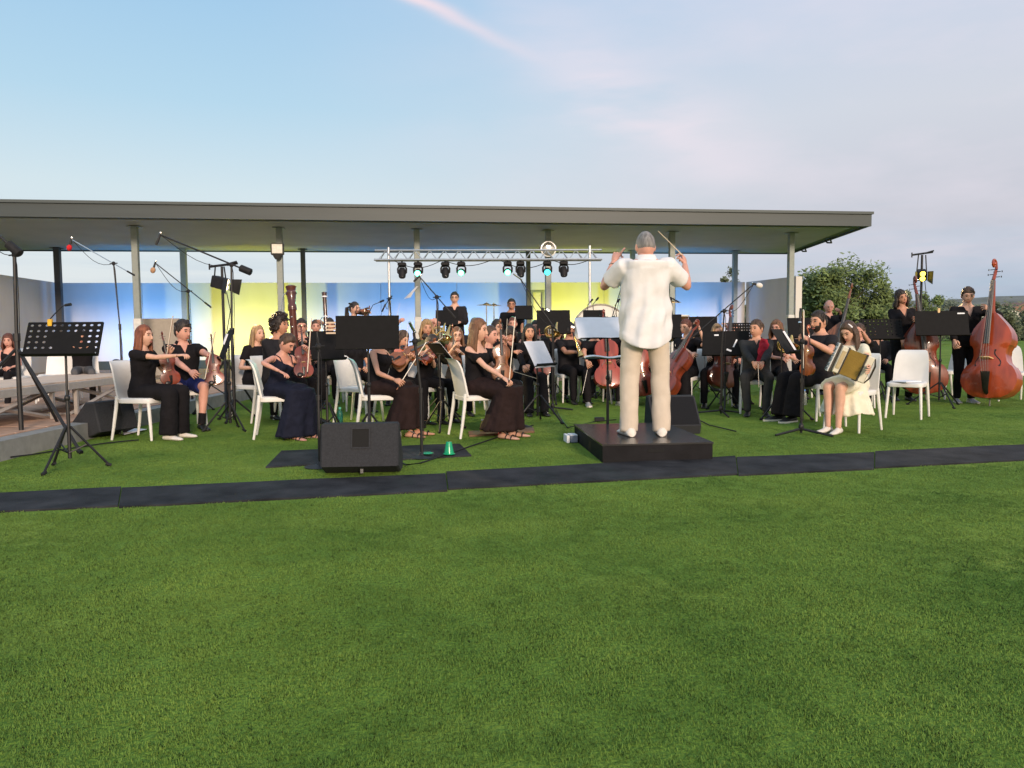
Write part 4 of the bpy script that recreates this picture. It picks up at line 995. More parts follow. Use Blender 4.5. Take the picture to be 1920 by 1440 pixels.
    if kind == 'offshoulder': cut_v(me, [(hip + tl * .385 * s + Yb * .05 * s, (tl + Yb * .12).normalized())])
    if kind in ('strap', 'sleeveless'):
        c0 = hip + tl * .375 * s + Yb * .06 * s
        cut_v(me, [(c0 - X * .0, (tl * .9 + Yb * .25 + X * .25).normalized())] if kind == 'strap' else [(hip + tl * .43 * s, (tl + Yb * .3).normalized())])
    me.materials.append(cm); me.polygons.foreach_set('use_smooth', [True] * len(me.polygons))
    so = bpy.data.objects.new(dict(strap='dress_top', offshoulder='dress_top', sleeveless='dress_top', untucked='shirt', polo='polo_shirt', tee='t_shirt', collar='shirt', long='shirt', sleeve3='blouse')[kind], me); col.objects.link(so); so.parent = o
    if kind == 'strap':
        for q in (-1, 1):
            mb = MB(); mb.path([hip + tl * .36 * s + X * q * .07 * s + Yb * .115 * s, hip + tl * .44 * s + X * q * .095 * s + Yb * .05 * s, hip + tl * .45 * s + X * q * .10 * s - Yb * .03 * s, hip + tl * .37 * s + X * q * .075 * s - Yb * .105 * s], .006, 5); mb.build('strap', cm, so)
    if kind in ('collar', 'polo', 'untucked'):
        mb = MB(); rings = []
        for k in range(13):
            a = R(-130 + 260 * k / 12); dr_ = (X * math.sin(a) - Yb * math.cos(a)); c = nk + tl * .006 * s - Yb * .012 * s
            r0 = .066 * s; rings.append([c + dr_ * r0 * 1.02 + tl * .028 * s, c + dr_ * r0 * 1.10 + tl * .030 * s, c + dr_ * r0 * 1.42 - tl * .012 * s - Yb * 0, c + dr_ * r0 * 1.36 - tl * .016 * s])
        mb.loft(rings); mb.build('collar', cm, so)
    # ---- bottom
    bk_, bc = bottom; bm_ = CLOTH[bc]; mb = MB()
    if bk_ in ('trousers', 'wide', 'shorts', 'loose'):
        loft_torso(mb, hip, V(0, math.sin(a_ * .4), math.cos(a_ * .4)), Vector((1, 0, 0)), tab, s, wf, .012, -.12, .08 if top[0] != 'untucked' else -.02)
        for H_, K_, A_ in ((HL, KL, AL), (HR, KR, AR)):
            kr = dict(trousers=.068, wide=.085, shorts=.082, loose=.077)[bk_] * s; ar = dict(trousers=.052, wide=.105, shorts=.08, loose=.073)[bk_] * s
            e = A_ - Vector((0, 0, .025 * s if bk_ != 'loose' else .05 * s))
            if bk_ == 'shorts': mb.path([H_, H_.lerp(K_, .5), H_.lerp(K_, .86)], [.098 * s, .092 * s, .084 * s], 14)
            else:
                mb.path([H_, H_.lerp(K_, .5), K_], [(.100 if top[0] != 'untucked' else .084) * s * (wf * .5 + .5), .088 * s * (wf * .5 + .5), kr], 14); mb.ell(K_, kr, None, 10, 8); mb.path([K_, K_.lerp(e, .5), e], [kr, (kr + ar) * .5, ar], 14)
        me = remeshed(mb, vox, 5, [(.12, .014), (.04, .006)] if bk_ != 'loose' else [(.20, .022), (.07, .006)]); nm = 'trousers' if bk_ != 'shorts' else 'shorts'
    else:
        hz = dict(gown=.03, skirt=.30, midi=.09, frill=.40)[bk_]; kmid = (KL + KR) / 2
        loft_torso(mb, hip, V(0, 0, 1), Vector((1, 0, 0)), tab, s, wf, .012, -.12, .10)
        if sit:
            rings = []
            for q in range(7):
                c = hip.lerp(kmid, q / 6 * (.86 if bk_ == 'frill' else 1)); w = lerp(.19, .215, q / 6) * s; hh = lerp(.11, .085, q / 6) * s
                rings.append([c + Vector((math.cos(2 * math.pi * k / 20) * w, 0, math.sin(2 * math.pi * k / 20) * (hh + .018 * s))) for k in range(20)])
            mb.loft(rings); rings = []
            if bk_ != 'frill':
                zt = kmid.z + .045
            n_ = 9
            for q in range(n_ if bk_ != 'frill' else 0):
                fz = q / (n_ - 1); z = lerp(zt, hz, fz); w = lerp(.20, .30 if bk_ != 'skirt' else .26, fz) * s; d = lerp(.115, .22, fz) * s; cy = kmid.y - .01 * s + lerp(0, .10, fz) * s
                rings.append([Vector((kmid.x + math.cos(2 * math.pi * k / 48) * w * (1 + .05 * fz * math.sin(k * 2 * math.pi / 48 * 11 + q * .2)), cy + math.sin(2 * math.pi * k / 48) * d * (1 + .12 * fz * math.sin(k * 2 * math.pi / 48 * 9 + 1)), z)) for k in range(48)])
            if rings: mb.loft(rings)
            if bk_ == 'frill':
                rings = []
                for q in range(7):
                    fz = q / 6; z = lerp(hip.z - .02, .20, fz); rings.append([Vector((math.cos(2 * math.pi * k / 56) * (.20 + .10 * fz) * s * (1 + .09 * fz * math.sin(k * 1.3)), -.13 * s + math.sin(2 * math.pi * k / 56) * (.20 + .07 * fz) * s * (1 + .09 * fz * math.sin(k * 1.7)), z + .025 * math.sin(k * 2.1) * fz)) for k in range(56)])
                mb.loft(rings)
            if bk_ == 'skirt':   # hangs over the side of the seat
                rings = []
                for q in range(6):
                    fz = q / 5; z = lerp(hip.z, .16, fz); rings.append([Vector((math.cos(2 * math.pi * k / 40) * (.19 + .07 * fz) * s * (1 + .08 * fz * math.sin(k * 1.7)), -.06 * s + math.sin(2 * math.pi * k / 40) * (.16 + .05 * fz) * s * (1 + .08 * fz * math.sin(k * 1.9)), z + .03 * math.sin(k * 2.1) * fz)) for k in range(40)])
                mb.loft(rings)
        me = remeshed(mb, vox, 4, [(.09, .02), (.03, .008)]); nm = dict(gown='gown_skirt', skirt='skirt', frill='skirt', midi='long_skirt')[bk_]
    me.materials.append(bm_); me.polygons.foreach_set('use_smooth', [True] * len(me.polygons))
    to = bpy.data.objects.new(nm, me); col.objects.link(to); to.parent = o
    # ---- shoes
    sh, shm = shoes
    for q, (K_, A_) in enumerate(((KL, AL), (KR, AR))):
        mb = MB(); rings = []; out_ = (.14 if q == 0 else -.14)
        dirf = V(out_, 1, 0).normalized(); lat = Vector((0, 0, 1)).cross(dirf).normalized()
        zb = A_.z - .09 * s
        for f_, w, h0, h1 in ((-.070, .022, .008, .05), (-.055, .034, .002, .075), (-.01, .037, .0, .088), (.05, .038, .0, .068), (.10, .044, .0, .05), (.15, .043, .0, .042), (.185, .032, .004, .034), (.203, .014, .010, .024)):
            f_ *= fs; w *= fs; h1 *= fs ** .5; c = Vector((A_.x, A_.y, zb)) + dirf * f_ * s
            if sh == 'sandal': h1 *= .75
            ring = []
            for k in range(12):
                an = 2 * math.pi * k / 12; ring.append(c + lat * math.cos(an) * w * s * (1.0 if math.sin(an) < .3 else .82) + Vector((0, 0, ((h0 + h1) / 2 + math.sin(an) * (h1 - h0) / 2) * s)))
            rings.append(ring)
        mb.loft(rings); so = mb.build('shoe', shm if sh != 'sandal' else sk, o, ang=60)
        if sh == 'sneaker':
            mb = MB(); c = Vector((A_.x, A_.y, zb)) + dirf * .067 * s; rings = []
            for f_, w in ((-.142, .026), (-.12, .039), (-.02, .041), (.05, .047), (.10, .044), (.142, .018)): rings.append([c + dirf * f_ * s + lat * x * w * s + Vector((0, 0, z)) for x, z in ((-1, -.002), (1, -.002), (1, .022), (-1, .022))])
            mb.loft(rings); mb.build('sole', SHOEW, so, smooth=False)
        if sh == 'sock':
            mb = MB(); mb.path([A_ - Vector((0, 0, .02)), A_.lerp(K_, .16), A_.lerp(K_, .26)], [.045 * s, .044 * s, .046 * s], 12); mb.build('sock', CLOTH['black'], o)
        if sh == 'sandal':
            mb = MB(); c = Vector((A_.x, A_.y, zb))
            for f_ in (.05, .12): mb.path([c + dirf * f_ * s + lat * math.cos(an) * .043 * s + Vector((0, 0, math.sin(an) * .052 * s)) for an in (0, .6, 1.2, 1.57, 1.95, 2.55, 3.14)], .007, 6)
            mb.path([c + dirf * .06 * s + Vector((0, 0, .055 * s)), A_ + lat * .036, A_ - dirf * .04 * s, A_ - lat * .036, c + dirf * .06 * s + Vector((0, 0, .055 * s))], .006, 5); mb.build('strap', SHOEB, so)
    o['s'] = s
    if sit and not chair_label: chair_label = 'white plastic chair under the ' + ' '.join(label.split()[:11])
    if chair_label:
        cf = face if chair_face is None else chair_face
        cb = base + Matrix.Rotation(R(cf), 3, 'Z') @ Vector((0, -.02, 0))
        chair(cb.x, cb.y, cf, chair_label, z0)
    wl_ = lambda q: root_M @ q
    return dict(o=o, s=s, M=root_M, LW=wl_(WL), RW=wl_(WR), loc=lambda l, f, u: root_M @ V(l * s, f * s, u), head=wl_(HC), chest=wl_(hip + tl * .3 * s), hip=wl_(hip), fwd=fwd, left=Rz @ Vector((1, 0, 0)), KL=wl_(KL), KR=wl_(KR))
# ------------------------------------------------------------------ mats, podium, cloths on the lawn
MATM = mat('rubber_mat', (.013, .014, .018), .85, 0, .35, 3.5, bump=.25, bs=120, rgb2=(.040, .041, .046), spec=.2)
HOLES = []
def ground_mat(name, pix, label, cat, th=.012, group=None, dz=0.0):
    P = [G(*p) for p in pix]; HOLES.append([(p.x, p.y) for p in P]); c = sum(P, Vector()) / len(P); mb = MB(); rings = []
    for i in range(13):
        ring = []
        for j in range(5):
            a = P[0].lerp(P[1], i / 12); b = P[3].lerp(P[2], i / 12); q = a.lerp(b, j / 4) - c; ring.append(q + Vector((0, 0, th + dz + .006 * max(0, noise.noise(q * 1.7 + c)))))
        rings.append(ring + [Vector((q.x, q.y, .0)) for q in reversed(ring)])
    mb.loft(rings); o = mb.build(name, MATM, smooth=False); o.location = (c.x, c.y, 0); return tag(o, label, cat, group)
tops = [(-260, 940), (228, 915), (836, 888), (1380, 858), (1640, 849), (2150, 826)]; bots = [(-260, 974), (222, 951), (840, 920), (1384, 892), (1640, 880), (2150, 853)]
for i, lab in enumerate(('black rubber mat at the far left end of the long runner', 'black rubber runner mat under the front monitor speaker', 'scuffed black rubber runner mat in front of the conductor podium', 'short black runner mat just right of the podium', 'black rubber runner mat reaching the right edge')):
    dy_ = (0, 2, -1, 1, -1)[i]
    ground_mat('runner_mat', [(tops[i][0] + 1, tops[i][1] + dy_), (tops[i + 1][0] - 1, tops[i + 1][1] + dy_), (bots[i + 1][0] - 1, bots[i + 1][1] + dy_), (bots[i][0] + 1, bots[i][1] + dy_)], lab, 'mat', group='black runner mats across the lawn')
ground_mat('floor_mat', [(528, 847), (862, 834), (884, 856), (498, 878)], 'short black mat lying behind the front monitor speaker', 'mat')
PODM = mat('podium_black', (.010, .010, .012), .6, 0, .3, 5, bump=.1, bs=30, spec=.12); PODT = mat('podium_top', (.022, .022, .024), .26, 0, .3, 4, bump=.06, bs=12)
FL, FR_, BL = G(1130, 868), G(1336, 863), G(1077, 797, .15); BL.z = 0; BR = BL + FR_ - FL
HOLES.append([(p.x, p.y) for p in (FL, FR_, BR, BL)])
pod = empty('podium', (FL + BR) / 2, label='low black wooden podium under the white-shirted conductor', cat='podium')
mb = MB(); mb.prism([p - pod.location for p in (FL, FR_, BR, BL)], (0, 0, .142)); mb.build('box', PODM, pod, smooth=False)
mb = MB(); e = .012; cc = (FL + BR) / 2
mb.prism([(p - cc) * 1.012 + Vector((0, 0, .144)) for p in (FL, FR_, BR, BL)], (0, 0, .014)); mb.build('top_board', PODT, pod, smooth=False)
ux = (FR_ - FL).normalized(); nn = Vector((ux.y, -ux.x, 0)); Mp = Matrix(((ux.x, -nn.x, 0), (ux.y, -nn.y, 0), (0, 0, 1)))
mb = MB(); mb.box(FL.lerp(FR_, .48) - cc + nn * .001 + Vector((0, 0, .098)), (.14, .004, .035), Mp, bev=.0015); mb.build('handle_slot', mat('recess_black', (.006, .006, .006), .9), pod, smooth=False)
monitor(G(681, 886), 3, 'black monitor speaker seen from behind at the front of the stage', w=.60, h=.41, d=.42)
monitor(G(1262, 812) + Vector((0, 0.05, 0)), 184, 'black monitor speaker just behind the conductor on the podium', w=.52, h=.40, d=.44)
monitor(G(195, 818), 70, 'dark monitor speaker on the grass beside the left chair', w=.52, h=.40, d=.48, logo=False)
# wooden stage decks on the left
DECKM = mat('deck_board', (.62, .47, .36), .65, 0, .12, 3, stretch=(1, 6, 6), bump=.1); DECKF = mat('deck_frame', (.46, .43, .40), .5, .2, .08)
for i, (y0, y1, lab) in enumerate(((6.9, 8.82, 'near pale wooden stage deck on scissor legs at the left edge'), (8.84, 10.7, 'far pale wooden stage deck on scissor legs behind the left monitor'))):
    t = empty('stage_deck', (-5.62, (y0 + y1) / 2, FZ), label=lab, cat='stage deck', group='stage decks at the left'); l = y1 - y0
    for k in range(3):
        mb = MB(); mb.box((-.33 + k * .33, 0, .405), (.325, l, .022), bev=.003); mb.build('deck_plank', DECKM, t, smooth=False)
    for c, s_ in (((.49, 0, .355), (.03, l, .085)), ((-.49, 0, .355), (.03, l, .085)), ((0, l / 2 - .018, .352), (.945, .03, .085)), ((0, -l / 2 + .018, .352), (.945, .03, .085))):
        mb = MB(); mb.box(c, s_, bev=.004); mb.build('frame_rail', DECKF, t, smooth=False)
    for x in (.40, -.40):
        for s_ in (1, -1):
            mb = MB(); a, b = Vector((x + s_ * .02, -s_ * l * .42, .02)), Vector((x + s_ * .02, s_ * l * .30, .31)); mb.path([a, b], .024, 4); mb.build('scissor_leg', DECKF, t, smooth=False)
    mb = MB(); mb.path([(.40, -l * .42, .02), (-.40, -l * .42, .02)], .018, 6); mb.build('cross_bar', DECKF, t)
    for q in (.38, -.38): mb = MB(); mb.box((.46, q * l, .155), (.04, .04, .31)); mb.build('leg', DECKF, t, smooth=False)
# small things on the grass
def paper_at(pix, label, name='paper_sheet', m=PAPER, th=.004, z=.018, cat='paper'):
    P = [G(*p) for p in pix]; c = sum(P, Vector()) / len(P); mb = MB(); mb.prism([(p - c) for p in P], (0, 0, th)); o = mb.build(name, m, smooth=False); o.location = (c.x, c.y, z); return tag(o, label, cat)
paper_at([(208, 812), (244, 806), (276, 808), (234, 818)], 'loose white paper on the grass behind the left front chair')
paper_at([(556, 812), (640, 806), (644, 818), (534, 824)], 'pale folded cloth on the grass at the hem of the navy gown', 'folded_cloth', mat('pale_cloth', (.42, .30, .24), .9, 0, .15, 12, bump=.5, bs=30), .02, .004, 'cloth')
paper_at([(878, 812), (1000, 805), (1002, 812), (880, 820)], 'brown music folder lying under the long skirted violinist', 'music_folder', mat('brown_folder', (.16, .09, .05), .7), .02, .004, 'folder')
b_ = G(1068, 829); bx_ = empty('box', b_, R(8), label='small white and blue box standing beside the podium', cat='box')
mb = MB(); mb.box((.03, 0, .04), (.075, .16, .07), bev=.004); mb.build('box_body', mat('box_blue', (.22, .25, .34), .6), bx_, smooth=False)
mb = MB(); mb.box((-.03, 0, .04), (.03, .165, .076), bev=.003); mb.build('box_end', PAPER, bx_, smooth=False)
mb = MB(); mb.box((.03, 0, .0785), (.075, .15, .006)); mb.build('lid', PAPER, bx_, smooth=False)
cupm = mat('green_plastic', (.01, .42, .20), .25, 0, .1, trans=.25, emit=(0, .5, .22), es=.0)
c_ = G(842, 856); cp = empty('plastic_cup', (c_.x, c_.y, .02), label='upturned green plastic cup on the short black mat', cat='cup')
mb = MB(); mb.lathe([(.048, 0), (.044, .02), (.026, .11), (.024, .115), (0, .116)], n=16); mb.build('cup_body', cupm, cp)
mb = MB(); mb.lathe([(.05, 0), (.056, .004), (.056, .010), (.048, .012)], n=16); mb.build('cup_rim', cupm, cp)
o = MB().lathe([(0, 0), (.05, 0), (.056, .006), (.04, .012), (0, .012)], n=16).build('reflection_disc', cupm); p_ = G(794, 856); o.location = (p_.x + .04, p_.y - .03, .032); tag(o, 'flat green disc painted as the reflection on a microphone stand base', 'reflection')  # green reflection on the stand base, put in as a coloured disc
def bottle(px, py, label, c):
    p = G(px, py); t = empty('water_bottle', p, label=label, cat='bottle', group='water bottles beside the players')
    mb = MB(); mb.lathe([(.0, .0), (.034, .002), (.036, .02), (.035, .15), (.03, .18), (.014, .205), (.013, .215)], n=14); mb.build('bottle_body', mat('bottle_' + c, dict(green=(.05, .30, .25), clear=(.5, .55, .55))[c], .15, 0, .1, trans=.7), t)
    mb = MB(); mb.lathe([(.016, .213), (.016, .235), (0, .236)], n=10); mb.build('cap', mat('cap_' + c, dict(green=(.1, .5, .35), clear=(.1, .25, .6))[c], .4), t)
bottle(638, 800, 'clear green water bottle beside the leg of the tall black music stand', 'green')
bottle(1508, 760, 'clear water bottle on the grass by the bearded violinist', 'clear')
# ------------------------------------------------------------------ players
def Wp(px, py, Y): return W(px, py, Y)
front = Vector((0, -1, 0))
# front row, left side
p = person('red-haired woman in black reaching one arm to a music stand', 276, 600, 8.25, 78, sex='f', skin='fair', hairs=('long', 'red'), top=('tee', 'black'), bottom=('wide', 'black'), shoes=('shoe', SHOEW), lean=3, look=(0, -2, 0),
       RH=Wp(396, 668, 8.0), rp=(-.3, -.2, -1), rcurl=.6, rn=(.2, 0, -1), LH=Wp(318, 662, 8.5), lcurl=.8, chair_label='white plastic chair under the red-haired woman at the left', ff=-.04)
violin(Wp(322, 722, 8.45), Wp(306, 640, 8.45) - Wp(322, 722, 8.45), (.6, -.8, 0), 'dark red violin upright on the lap of the red-haired woman')
bow(Wp(312, 672, 8.4), Wp(324, 592, 8.3), 'pale bow standing upright before the red-haired woman')
p = person('young man in black polo and navy shorts holding a violin', 343, 592, 9.2, 35, skin='pink', hairs=('wavy', 'dark'), top=('polo', 'black'), bottom=('shorts', 'blueshort'), shoes=('sock', SHOEB), look=(28, 6, 0), lean=4,
       RH=Wp(376, 716, 8.75), LH=Wp(398, 668, 8.9), lcurl=.8, rcurl=.8, knees=.14, feet=.09, chair_label='white plastic chair under the young man in shorts', ff=.02, hs=1.03)
violin(Wp(404, 722, 8.75), Wp(397, 640, 8.85) - Wp(404, 722, 8.75), (.3, -1, .1), 'dark red violin standing on the bare knee of the young man')
bow(Wp(383, 718, 8.65), Wp(403, 622, 8.6), 'pale bow in the hand of the young man in shorts')
person('woman with long dark blond hair in black tee behind the curly man', 487, 600, 10.2, 62, sex='f', skin='fair', hairs=('long', 'blond'), top=('tee', 'black'), look=(-6, 2, 0), lean=6, RH=Wp(478, 690, 9.9), LH=Wp(520, 700, 9.9), chair_label='white plastic chair under the dark blond woman in black tee')
person('curly dark-haired man in black shirt with a long face in profile', 531, 578, 9.6, 66, skin='tan', hairs=('curly', 'dark'), top=('long', 'black2'), look=(4, 2, 0), lean=6, RH=Wp(560, 690, 9.3), LH=Wp(585, 672, 9.7), chair_label='white plastic chair under the curly-haired man', glasses=False)
p = person('woman in navy strap gown bending down with her arm over a chair', 541, 611, 8.2, 58, sex='f', skin='pink', hairs=('short', 'brown'), top=('strap', 'navy'), bottom=('gown', 'navy'), shoes=('sandal', SHOEB), lean=17, look=(8, 34, 0),
       RH=Wp(524, 696, 7.85), rp=(-1, -.6, .25), rcurl=.35, rn=(0, .3, -1), LH=Wp(577, 660, 8.2), lcurl=.8, bx=None, chair_label='white plastic chair with the elbow of the navy gowned woman on its back', chair_face=104)
violin(Wp(570, 708, 8.15), Wp(566, 640, 8.3) - Wp(570, 708, 8.15), (.4, -1, .1), 'bright red violin upright on the lap of the navy gowned woman', VARN)
bow(Wp(576, 706, 8.0), Wp(584, 596, 8.0), 'pale bow upright before the navy gowned woman')
p = person('bare-armed woman in black dress whose face the black stand hides', 722, 600, 8.35, 72, sex='f', skin='warm', hairs=('bun', 'brown'), top=('sleeveless', 'black'), bottom=('midi', 'brownblack'), shoes=('sandal', SHOEB), lean=6, look=(5, 18, 0),
       RH=Wp(740, 712, 8.0), rp=(-.4, -.7, -1), rcurl=.75, LH=Wp(768, 672, 8.4), lcurl=.7, chair_label='white plastic chair behind the big black music stand', chair_face=100, ff=.05)
violin(Wp(735, 680, 8.4), Wp(790, 652, 8.6) - Wp(735, 680, 8.4), (.1, -.8, .7), 'brown violin held low by the bare-armed woman in black', VARNB)
bow(Wp(744, 730, 7.95), Wp(800, 640, 8.2), 'pale bow held low by the bare-armed woman in black')
p = person('long auburn-haired woman in black off-shoulder dress holding a viola', 903, 588, 8.2, 62, sex='f', skin='fair', hairs=('long', 'lightbrown'), top=('offshoulder', 'black'), bottom=('midi', 'brownblack'), shoes=('sandal', SHOEB), lean=3, look=(6, 4, 0),
       RH=Wp(948, 712, 7.85), rp=(-.5, -.5, -1), rcurl=.8, rn=(.3, 0, -1), LH=Wp(938, 668, 8.2), lcurl=.7, chair_label='white plastic chair behind the long auburn-haired woman', chair_face=112, ff=-.02, hs=1.06)
violin(Wp(942, 716, 8.1), Wp(938, 628, 8.15) - Wp(942, 716, 8.1), (.25, -1, .05), 'brown viola with worn back upright before the off-shoulder dress', VARNB, 1.12, 'viola')
bow(Wp(954, 722, 7.8), Wp(966, 594, 7.8), 'pale bow upright in the hand of the off-shoulder dress woman')
person('fair young woman in black top with a pendant beside the auburn woman', 924, 602, 9.0, 48, sex='f', skin='pink', hairs=('tail', 'brown'), top=('tee', 'black'), look=(10, 4, 0), lean=4, RH=Wp(930, 700, 8.6), LH=Wp(948, 640, 8.75), lcurl=.8, chair_label='white plastic chair under the young woman with a pendant')
person('brown-haired girl playing a red violin right of the tall black stand', 756, 612, 9.4, 50, sex='f', skin='warm', hairs=('bob', 'brown'), top=('tee', 'black'), look=(8, 16, 8), lean=8, RH=Wp(762, 672, 9.0), LH=Wp(784, 668, 9.2), lcurl=.8, chair_label='white plastic chair under the girl with the red violin')
violin(Wp(748, 654, 9.2), Wp(786, 676, 8.9) - Wp(748, 654, 9.2), (.15, -.6, .8), 'bright red violin under the chin of the brown-haired girl', VARNO)
bow(Wp(760, 668, 8.95), Wp(765, 608, 8.9), 'pale bow rising before the girl with the red violin')
person('dark-haired woman bending over a violin beside the leaning sheet music', 812, 618, 9.5, 56, sex='f', skin='fair', hairs=('bun', 'dark'), top=('tee', 'black'), look=(6, 26, 0), lean=13, RH=Wp(786, 668, 9.1), LH=Wp(812, 672, 9.3), lcurl=.8, chair_label='white plastic chair under the woman bending over her violin')
violin(Wp(790, 674, 9.2), Wp(818, 660, 9.5) - Wp(790, 674, 9.2), (.1, -.7, .7), 'dark violin of the woman bending beside the leaning sheet', VARN)
bow(Wp(784, 672, 9.05), Wp(830, 632, 9.0), 'pale bow crossing before the bending woman')
person('bespectacled woman with long brown hair between the violins', 857, 606, 10.6, 12, sex='f', skin='fair', hairs=('long', 'lightbrown'), top=('tee', 'black'), look=(0, 6, 0), glasses=True, RH=Wp(850, 652, 10.3), LH=Wp(866, 662, 10.3), chair_label='pale green tinted chair under the bespectacled woman')
bow(Wp(846, 660, 10.2), Wp(862, 616, 10.2), 'pale bow rising before the bespectacled woman')
violin(Wp(852, 690, 10.4), Wp(850, 650, 10.4) - Wp(852, 690, 10.4), (.2, -1, .1), 'brown violin on the lap of the bespectacled woman', VARNB)
person('long dark-haired woman in black v-neck seated with hands clasped', 993, 600, 10.6, 10, sex='f', skin='warm', hairs=('long', 'black'), top=('long', 'black'), look=(2, 0, 0), RH=Wp(982, 688, 10.2), LH=Wp(988, 692, 10.2), rcurl=.8, lcurl=.8, chair_label='white plastic chair under the long dark-haired woman', ff=.08, bottom=('loose', 'black'), neckv=.12)
violin(Wp(1018, 705, 10.3), Wp(1014, 655, 10.4) - Wp(1018, 705, 10.3), (0, -1, 0), 'deep red viola beside the long dark-haired woman', VARNR, 1.1, 'viola')
bow(Wp(955, 694, 10.0), Wp(1008, 710, 9.9), 'pale bow lying level across the knees of the dark-haired woman')
person('young man with a dark fringe and glasses behind an upright bow', 957, 606, 10.9, 0, skin='pink', hairs=('bob', 'dark'), top=('collar', 'black'), look=(2, 8, 0), glasses=True, fringe=.6, RH=Wp(968, 660, 10.5), LH=Wp(946, 640, 10.5), chair_label='white plastic chair under the young man with the fringe')
bow(Wp(949, 648, 10.4), Wp(951, 598, 10.4), 'pale bow upright before the young man with the fringe')
person('dark-haired woman seated behind the long dark-haired woman', 1004, 592, 12.2, 0, sex='f', skin='pink', hairs=('bun', 'dark'), top=('tee', 'black2'), look=(0, 5, 0), RH=Wp(996, 668, 11.9), LH=Wp(1012, 668, 11.9))
# seated rows farther back
person('bespectacled man behind a tall bassoon at the left', 566, 588, 11.8, 30, skin='pink', hairs=('short', 'dark'), top=('collar', 'black'), look=(-6, 2, 0), glasses=True, RH=Wp(566, 664, 11.5), LH=Wp(572, 640, 11.4))
person('short-haired man holding a bassoon with a white bell', 617, 575, 12.6, 10, skin='tan', hairs=('crop', 'dark'), top=('collar', 'black2'), look=(6, 2, 0), RH=Wp(612, 640, 12.3), LH=Wp(610, 612, 12.2), beard=False)
person('dark ponytailed woman standing with a viola in profile', 668, 559, 13.2, 62, sit=False, sex='f', skin='fair', hairs=('tail', 'dark'), top=('sleeve3', 'black2'), look=(4, 4, 0), RH=Wp(684, 592, 12.9), LH=Wp(690, 590, 13.1), s=.97, z0=.05)
violin(Wp(676, 588, 13.0), Wp(690, 580, 12.5) - Wp(676, 588, 13.0), (.3, -.4, .8), 'brown viola raised by the dark ponytailed standing woman', VARNB, 1.1, 'viola')
person('reddish-haired player glimpsed over the tall black music stand', 734, 578, 12.4, 12, skin='pink', hairs=('short', 'auburn'), top=('tee', 'black'), look=(0, 4, 0), RH=Wp(744, 610, 12.1), LH=Wp(726, 630, 12.1))
bow(Wp(742, 604, 12.0), Wp(750, 568, 12.0), 'dark bow rising above the tall black music stand')
person('blond older player seated low before the percussion', 800, 590, 11.6, 14, sex='f', skin='warm', hairs=('bob', 'blond'), top=('tee', 'olive'), look=(8, 8, 0), RH=Wp(796, 660, 11.2), LH=Wp(812, 650, 11.2))
person('ginger-haired older man playing a horn in the back row', 814, 579, 13.0, 4, skin='pink', hairs=('rim', 'red'), top=('collar', 'olive'), look=(4, 6, 0), RH=Wp(812, 616, 12.7), LH=Wp(820, 612, 12.7))
person('tall young man in black standing at the back under a green light', 852, 542, 15.6, 2, sit=False, skin='fair', hairs=('short', 'dark'), top=('long', 'black2'), look=(0, 2, 0), glasses=True, z0=FZ, RH=Wp(846, 604, 15.3), LH=Wp(862, 604, 15.3))
person('standing dark-haired man in glasses behind the seated woman', 959, 556, 15.4, 0, sit=False, skin='tan', hairs=('short', 'black'), top=('tee', 'black'), look=(0, 0, 0), glasses=True, z0=FZ, wf=1.15)
person('flushed woman seated before the standing man in glasses', 961, 576, 13.6, 0, sex='f', skin='pink', hairs=('bun', 'auburn'), top=('tee', 'black'), look=(0, 8, 0), glasses=False, RH=Wp(952, 640, 13.2), LH=Wp(970, 640, 13.2), s=1.0, z0=.12)
person('player in an olive cap seated before the cymbal stand', 891, 577, 13.4, 20, skin='tan', hairs=('cap', 'grey'), top=('tee', 'black2'), look=(0, 18, 0), RH=Wp(888, 640, 13.0), LH=Wp(900, 640, 13.0))
person('dark long-haired woman seated behind the pendant woman', 933, 590, 11.9, 20, sex='f', skin='fair', hairs=('long', 'dark'), top=('tee', 'black'), look=(16, 6, 0), RH=Wp(930, 655, 11.5), LH=Wp(945, 655, 11.5))
person('pale-haired player half hidden behind the clip lamp stand', 1021, 574, 14.4, 0, skin='pink', hairs=('short', 'lightbrown'), top=('tee', 'black'), look=(0, 10, 0), RH=Wp(1012, 630, 14), LH=Wp(1030, 630, 14))
person('bespectacled clarinettist in black left of the big cello', 1070, 597, 12.2, 16, skin='tan', hairs=('short', 'black'), top=('tee', 'black2'), look=(4, 6, 0), glasses=True, RH=Wp(1082, 660, 11.8), LH=Wp(1084, 640, 11.8), wf=1.1)
person('head-bowed dark-haired player above the conductor sheet music', 1124, 577, 13.4, -10, sex='f', skin='warm', hairs=('long', 'dark'), top=('tee', 'black'), look=(-8, 30, 10), lean=8)
person('dark-haired player mostly hidden by the conductor sleeve', 1152, 584, 13.0, 0, skin='warm', hairs=('short', 'black'), top=('tee', 'black'), look=(0, 25, 0), lean=6)
person('short-haired woman at the back right of the conductor', 1309, 574, 14.6, 14, sex='f', skin='fair', hairs=('bob', 'brown'), top=('tee', 'black'), look=(14, 8, 0), RH=Wp(1302, 630, 14.2), LH=Wp(1316, 630, 14.2))
person('player in black seated behind the big black stand with hands on knees', 664, 606, 11.2, 30, sex='f', skin='warm', hairs=('long', 'brown'), top=('tee', 'black'))
person('player in dark clothes seated far behind the bassoons by the wall', 592, 590, 14.2, 15, skin='pink', hairs=('short', 'brown'), top=('long', 'black2'))
person('player in black seated low between the two woodwind music stands', 1046, 606, 13.2, 0, sex='f', skin='fair', hairs=('bob', 'brown'), top=('tee', 'black'))
person('player in black seated at the back between auburn and blond cellists', 1378, 600, 13.2, -10, skin='pink', hairs=('short', 'lightbrown'), top=('long', 'black'))
